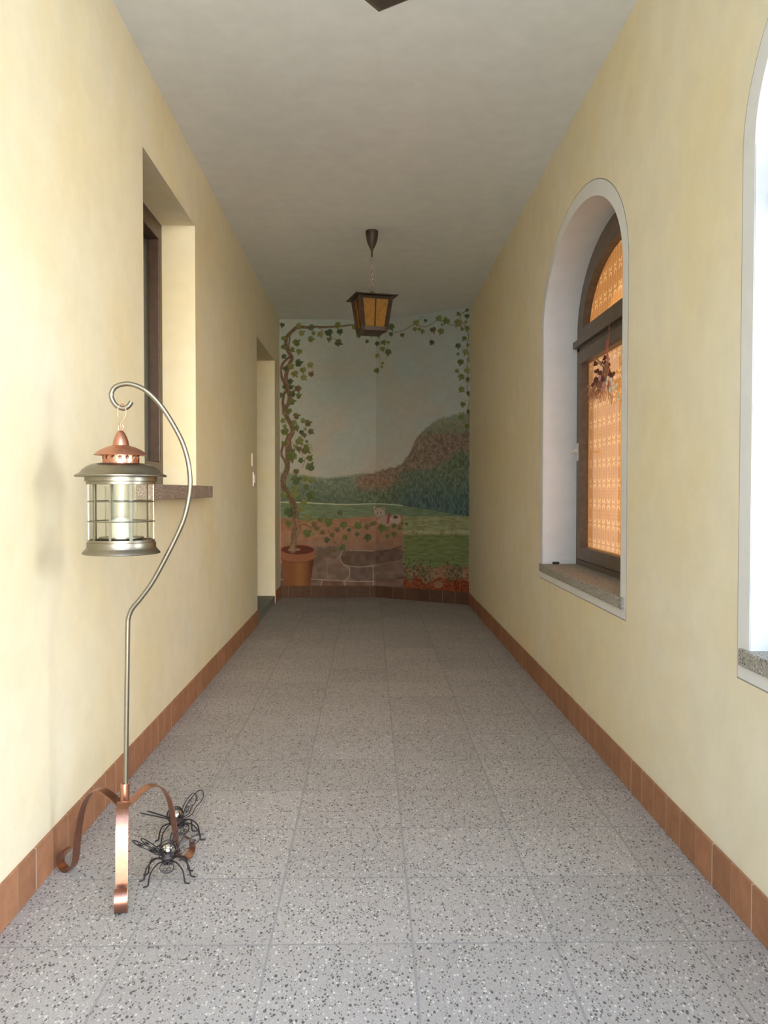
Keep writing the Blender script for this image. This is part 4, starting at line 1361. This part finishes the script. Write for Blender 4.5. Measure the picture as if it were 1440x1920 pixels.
# ------------------------------------------------------------------ wire insects
def insect(cx, cy, heading, label, sc=1.0, wing_rise=(38, 38), wing_sweep=(10, 10), twist=(0, 0), rear=((4, 8), (18, 32)), wl=(1.0, 1.0)):
    R = empty('wire_insect', (cx, cy, 0), label=label, cat='figurine', group='black wire insects beside the stand')
    hd = math.radians(heading)
    Fv = Vector((math.cos(hd), math.sin(hd), 0)); Lv = Vector((-math.sin(hd), math.cos(hd), 0)); Zv = Vector((0, 0, 1))
    C = Vector((cx, cy, 0))
    def W(f, l, z): return C + (Fv * f + Lv * l + Zv * z) * sc
    # glass ball abdomen
    bc = W(-0.040, 0, 0.078)
    b = MB(); b.sphere(bc, 0.0265 * sc, 32, 20)
    b.build('glass_ball', M_BALL, R, smooth=True, angle=180)
    b = MB()
    for r_, off in ((0.030, -0.004), (0.026, 0.010)):
        b.tube([W(-0.040 + off, r_ * math.cos(q), 0.078 + r_ * math.sin(q)) for q in [2 * PI * k / 30 for k in range(30)]], 0.0016 * sc, 6, closed=True)
    # spiral cage from the thorax around the ball
    sp = []
    for k in range(60):
        q = k / 59
        a = q * 2 * PI * 1.6
        rr3 = 0.0285 * math.sin(math.acos(max(-1, min(1, 1 - 1.7 * q))) * 0.98 + 0.05) + 0.003
        sp.append(W(-0.010 - 0.052 * q, rr3 * math.cos(a), 0.078 - 0.012 * (1 - q) + rr3 * math.sin(a)))
    b.tube(sp, 0.0015 * sc, 6)
    b.tube([W(-0.012, 0, 0.062), W(-0.03, 0, 0.050), W(-0.048, 0, 0.050), W(-0.066, 0, 0.062), W(-0.074, 0, 0.078)], 0.0016 * sc, 6)
    b.build('ball_cage', M_IRON, R, smooth=True)
    # thorax: wound wire
    b = MB()
    coil = []
    for k in range(110):
        q = k / 109
        a = q * 2 * PI * 8
        rr3 = 0.010 * math.sin(PI * (0.12 + 0.8 * q)) + 0.003
        coil.append(W(-0.016 + 0.034 * q, rr3 * 1.3 * math.cos(a), 0.066 - 0.008 * q + rr3 * math.sin(a)))
    b.tube(coil, 0.0022 * sc, 6)
    b.build('thorax', M_IRON, R, smooth=True)
    # head: ring with inner curls for eyes
    b = MB()
    hc = (0.032, 0.050)
    def hp(a, r1, dx=0.0, dz=0.0, l0=0.0): return W(hc[0] + 0.6 * r1 * 0.72 * math.sin(a) * -1 * 0.5 + dx, l0 + r1 * math.cos(a), hc[1] + r1 * 0.78 * math.sin(a) + dz)
    b.tube([hp(2 * PI * k / 28, 0.0215) for k in range(28)], 0.0020 * sc, 6, closed=True)
    for sg in (-1, 1):
        b.tube([hp(a_ * 0.5, 0.0085 * (1 - a_ / 20), 0.0015, 0.010, sg * 0.011) for a_ in range(0, 17)], 0.0017 * sc, 6)
        b.tube([hp(a_ * 0.5, 0.006, 0.0015, -0.006, sg * 0.006) for a_ in range(0, 13)], 0.0013 * sc, 6)
    b.build('head', M_IRON, R, smooth=True)
    # legs
    for sg in (-1, 1):
        for k, (f0, f1, l1, zt2) in enumerate(((0.014, 0.050, 0.062, 0.062), (0.002, 0.006, 0.080, 0.068), (-0.012, -0.040, 0.070, 0.060))):
            b = MB()
            P_ = [W(f0, sg * 0.006, 0.060), W(f0 + (f1 - f0) * 0.35, sg * (0.006 + (l1 - 0.006) * 0.40), zt2), W(f0 + (f1 - f0) * 0.7, sg * (l1 * 0.80), 0.040 + 0.004 * k),
                  W(f1, sg * l1 * 0.90, 0.016), W(f1, sg * l1 * 0.93, 0.0045), W(f1 + 0.004, sg * (l1 * 0.93 + 0.009), 0.0022), W(f1 + 0.006, sg * (l1 * 0.93 + 0.015), 0.0024)]
            b.tube(catmull(P_, 5), 0.0026 * sc, 6)
            b.build('leg', M_IRON, R, smooth=True)
    # wings: wire outline with scrolls
    for sg in (-1, 1):
        s_i = 0 if sg < 0 else 1
        for (root, rise, sweep, Lw, wd) in ((0.004, wing_rise[s_i], wing_sweep[s_i], 0.120 * wl[s_i], 0.019), (-0.006, wing_rise[s_i] + rear[s_i][0], wing_sweep[s_i] + rear[s_i][1], 0.098 * wl[s_i], 0.017)):
            ra, sw_ = math.radians(rise), math.radians(sweep)
            ax = (Lv * (sg * math.cos(sw_)) - Fv * math.sin(sw_)) * math.cos(ra) + Zv * math.sin(ra)
            sd = Fv.cross(ax).normalized() if False else (Fv * math.cos(sw_) + Lv * (sg * math.sin(sw_)))
            tw_ = math.radians(twist[s_i])
            sd = (sd - ax * sd.dot(ax)).normalized()
            nn_ = ax.cross(sd)
            sd = sd * math.cos(tw_) + nn_ * math.sin(tw_)
            rt = W(root, sg * 0.008, 0.072)
            def WP(u, v): return rt + (ax * (u * Lw) + sd * (v * wd)) * sc
            b = MB()
            up_ = [(0, 0), (0.14, 0.45), (0.32, 0.95), (0.50, 0.75), (0.68, 1.0), (0.86, 0.9), (0.97, 0.4), (1.0, 0.0)]
            dn_ = [(0.97, -0.42), (0.84, -0.75), (0.6, -0.95), (0.38, -0.9), (0.18, -0.55), (0.0, 0.0)]
            b.tube(catmull([WP(u, v) for u, v in up_ + dn_], 4), 0.0019 * sc, 6)
            for (u0, v0, rr4, dirn) in ((0.74, 0.2, 0.42, 1), (0.40, 0.1, 0.45, -1)):
                sc_pts = []
                for q in range(22):
                    a = dirn * q * 0.42 + (PI if dirn > 0 else 0)
                    r5 = rr4 * (1 - q / 28)
                    sc_pts.append(WP(u0 + r5 * math.cos(a) * wd / Lw * 1.6, v0 + r5 * math.sin(a)))
                b.tube(sc_pts, 0.0013 * sc, 5)
            b.tube(catmull([WP(0.02, 0), WP(0.22, -0.2), WP(0.32, 0.4)], 4), 0.0013 * sc, 5)
            b.build('wing', M_IRON, R, smooth=True)
    return R


insect(-0.662, 2.705, -80, 'black wire insect with shiny silver ball body standing nearest, right of the front copper leg', 1.0, (26, 30), (14, 8), (12, 22), ((5, 8), (26, 34)), (1.0, 0.95))
insect(-0.690, 3.005, -55, 'black wire insect farther back, half hidden behind the right copper leg', 1.0, (13, 50), (34, 0), (22, 62), ((3, 5), (4, 10)), (1.15, 1.0))

# ------------------------------------------------------------------ dried flowers in the arched window
fx_, fy_, fz_ = 1.285, 4.66, 1.80
T = px(1138, 655, X=1.30)
fy_ = 4.60
def FP(x, y, dx=0.0): return px(x, y, X=1.285 + dx)
BQ = empty('dried_flower_bunch', tuple(FP(1137, 720)), label='bunch of dried pink and cream flowers hanging upside down in the arched window', cat='dried flowers')
b = MB()
b.tube(catmull([px(1143, 604, X=1.296), px(1141, 640, X=1.29), FP(1138, 668), FP(1139, 690)], 5), 0.0022, 6)
b.build('string', M_STRING, BQ, smooth=True)
b = MB()
for q in (1138, 1140.5): b.tube([FP(q, 636), FP(q - 1, 655), FP(q, 676)], 0.0025, 6)
b.build('ribbon', M_STRING, BQ, smooth=True)
Z8 = lambda x, y: (1080 + x * 0.125, 560 + y * 0.125)
b = MB()
rf = random.Random(5)
for (x, y, r_) in ((435, 890, 30), (290, 965, 34), (410, 980, 34), (460, 1010, 40), (340, 1110, 40), (400, 1110, 40), (470, 1110, 50), (560, 1125, 34), (300, 1095, 26), (520, 1140, 34), (310, 1230, 44), (270, 1260, 42), (340, 1290, 44), (450, 950, 26), (395, 1200, 40)):
    b = MB(); q = Z8(x, y); c = FP(q[0], q[1], rf.uniform(-0.02, 0.015))
    rr5 = r_ * 0.125 / 330
    for k in range(7):
        o_ = Vector((rf.uniform(-1, 1), rf.uniform(-1, 1) * 1.8, rf.uniform(-1, 1))) * rr5 * 0.7
        b.sphere(c + o_, rr5 * rf.uniform(0.45, 0.8), 8, 6, (0.7, 1.6, 1.0))
    b.build('seed_head', M_DRIED, BQ, smooth=True)
b = MB()
for k in range(70):
    x0, y0 = rf.uniform(420, 500), rf.uniform(1000, 1150)
    x1, y1 = rf.gauss(370, 110), rf.uniform(1300, 1590)
    p0, p1 = Z8(x0, y0), Z8(x1, y1)
    dx_ = rf.uniform(-0.03, 0.02)
    P0, P1 = FP(p0[0], p0[1], dx_ * 0.3), FP(p1[0], p1[1], dx_)
    mid = (P0 + P1) / 2 + Vector((0, rf.uniform(-0.03, 0.03), 0))
    b.tube(catmull([P0, mid, P1], 3), 0.0014, 4)
for k in range(14):
    p0, p1 = Z8(rf.uniform(450, 470), rf.uniform(1000, 1080)), Z8(rf.choice([rf.uniform(250, 310), rf.uniform(400, 520)]), rf.uniform(870, 960))
    b.tube([FP(*p0), FP(*p1)], 0.0022, 4)
for (x0, y0, x1, y1) in ((555, 1170, 545, 1240), (490, 1000, 520, 1100), (555, 1440, 530, 1580)):
    b.tube([FP(*Z8(x0, y0)), FP(*Z8(x1, y1))], 0.002, 4)
b.build('stems', M_TWIG, BQ, smooth=True)['kind'] = 'stuff'
b = MB()
for k in range(60):
    q = Z8(rf.gauss(270, 60), rf.uniform(1300, 1500)); c = FP(q[0], q[1], rf.uniform(-0.03, 0.02))
    b.sphere(c, rf.uniform(0.003, 0.006), 6, 5, (1, 1.5, 1))
b.build('small_buds', M_TWIG, BQ, smooth=True)['kind'] = 'stuff'


def flower(x, y, r, mat):
    q = Z8(x, y); c = FP(q[0], q[1], -0.03)
    r = r * 0.125 / 330
    b = MB()
    for k in range(5):
        a = 2 * PI * k / 5 + x
        b.sphere((c.x + r * 0.25, c.y + 1.5 * r * 0.62 * math.cos(a), c.z + r * 0.62 * math.sin(a)), r * 0.46, 10, 8, (0.5, 1.5, 1.0))
    b.sphere((c.x, c.y, c.z), r * 0.25, 8, 6, (0.8, 1.4, 1))
    b.build('flower', mat, BQ, smooth=True)


for (x, y, r_, m_) in ((465, 1200, 36, M_CREAM), (510, 1220, 34, M_CREAM), (540, 1275, 34, M_CREAM), (500, 1365, 44, M_CREAM), (550, 1350, 44, M_CREAM), (590, 1310, 30, M_CREAM), (625, 1480, 42, M_CREAM), (450, 1265, 34, M_CREAM), (400, 1285, 40, M_PINK), (420, 1340, 36, M_PINK), (345, 1190, 42, M_PINK), (385, 1360, 28, M_PINK), (505, 1300, 28, M_PINK)):
    flower(x, y, r_, m_)
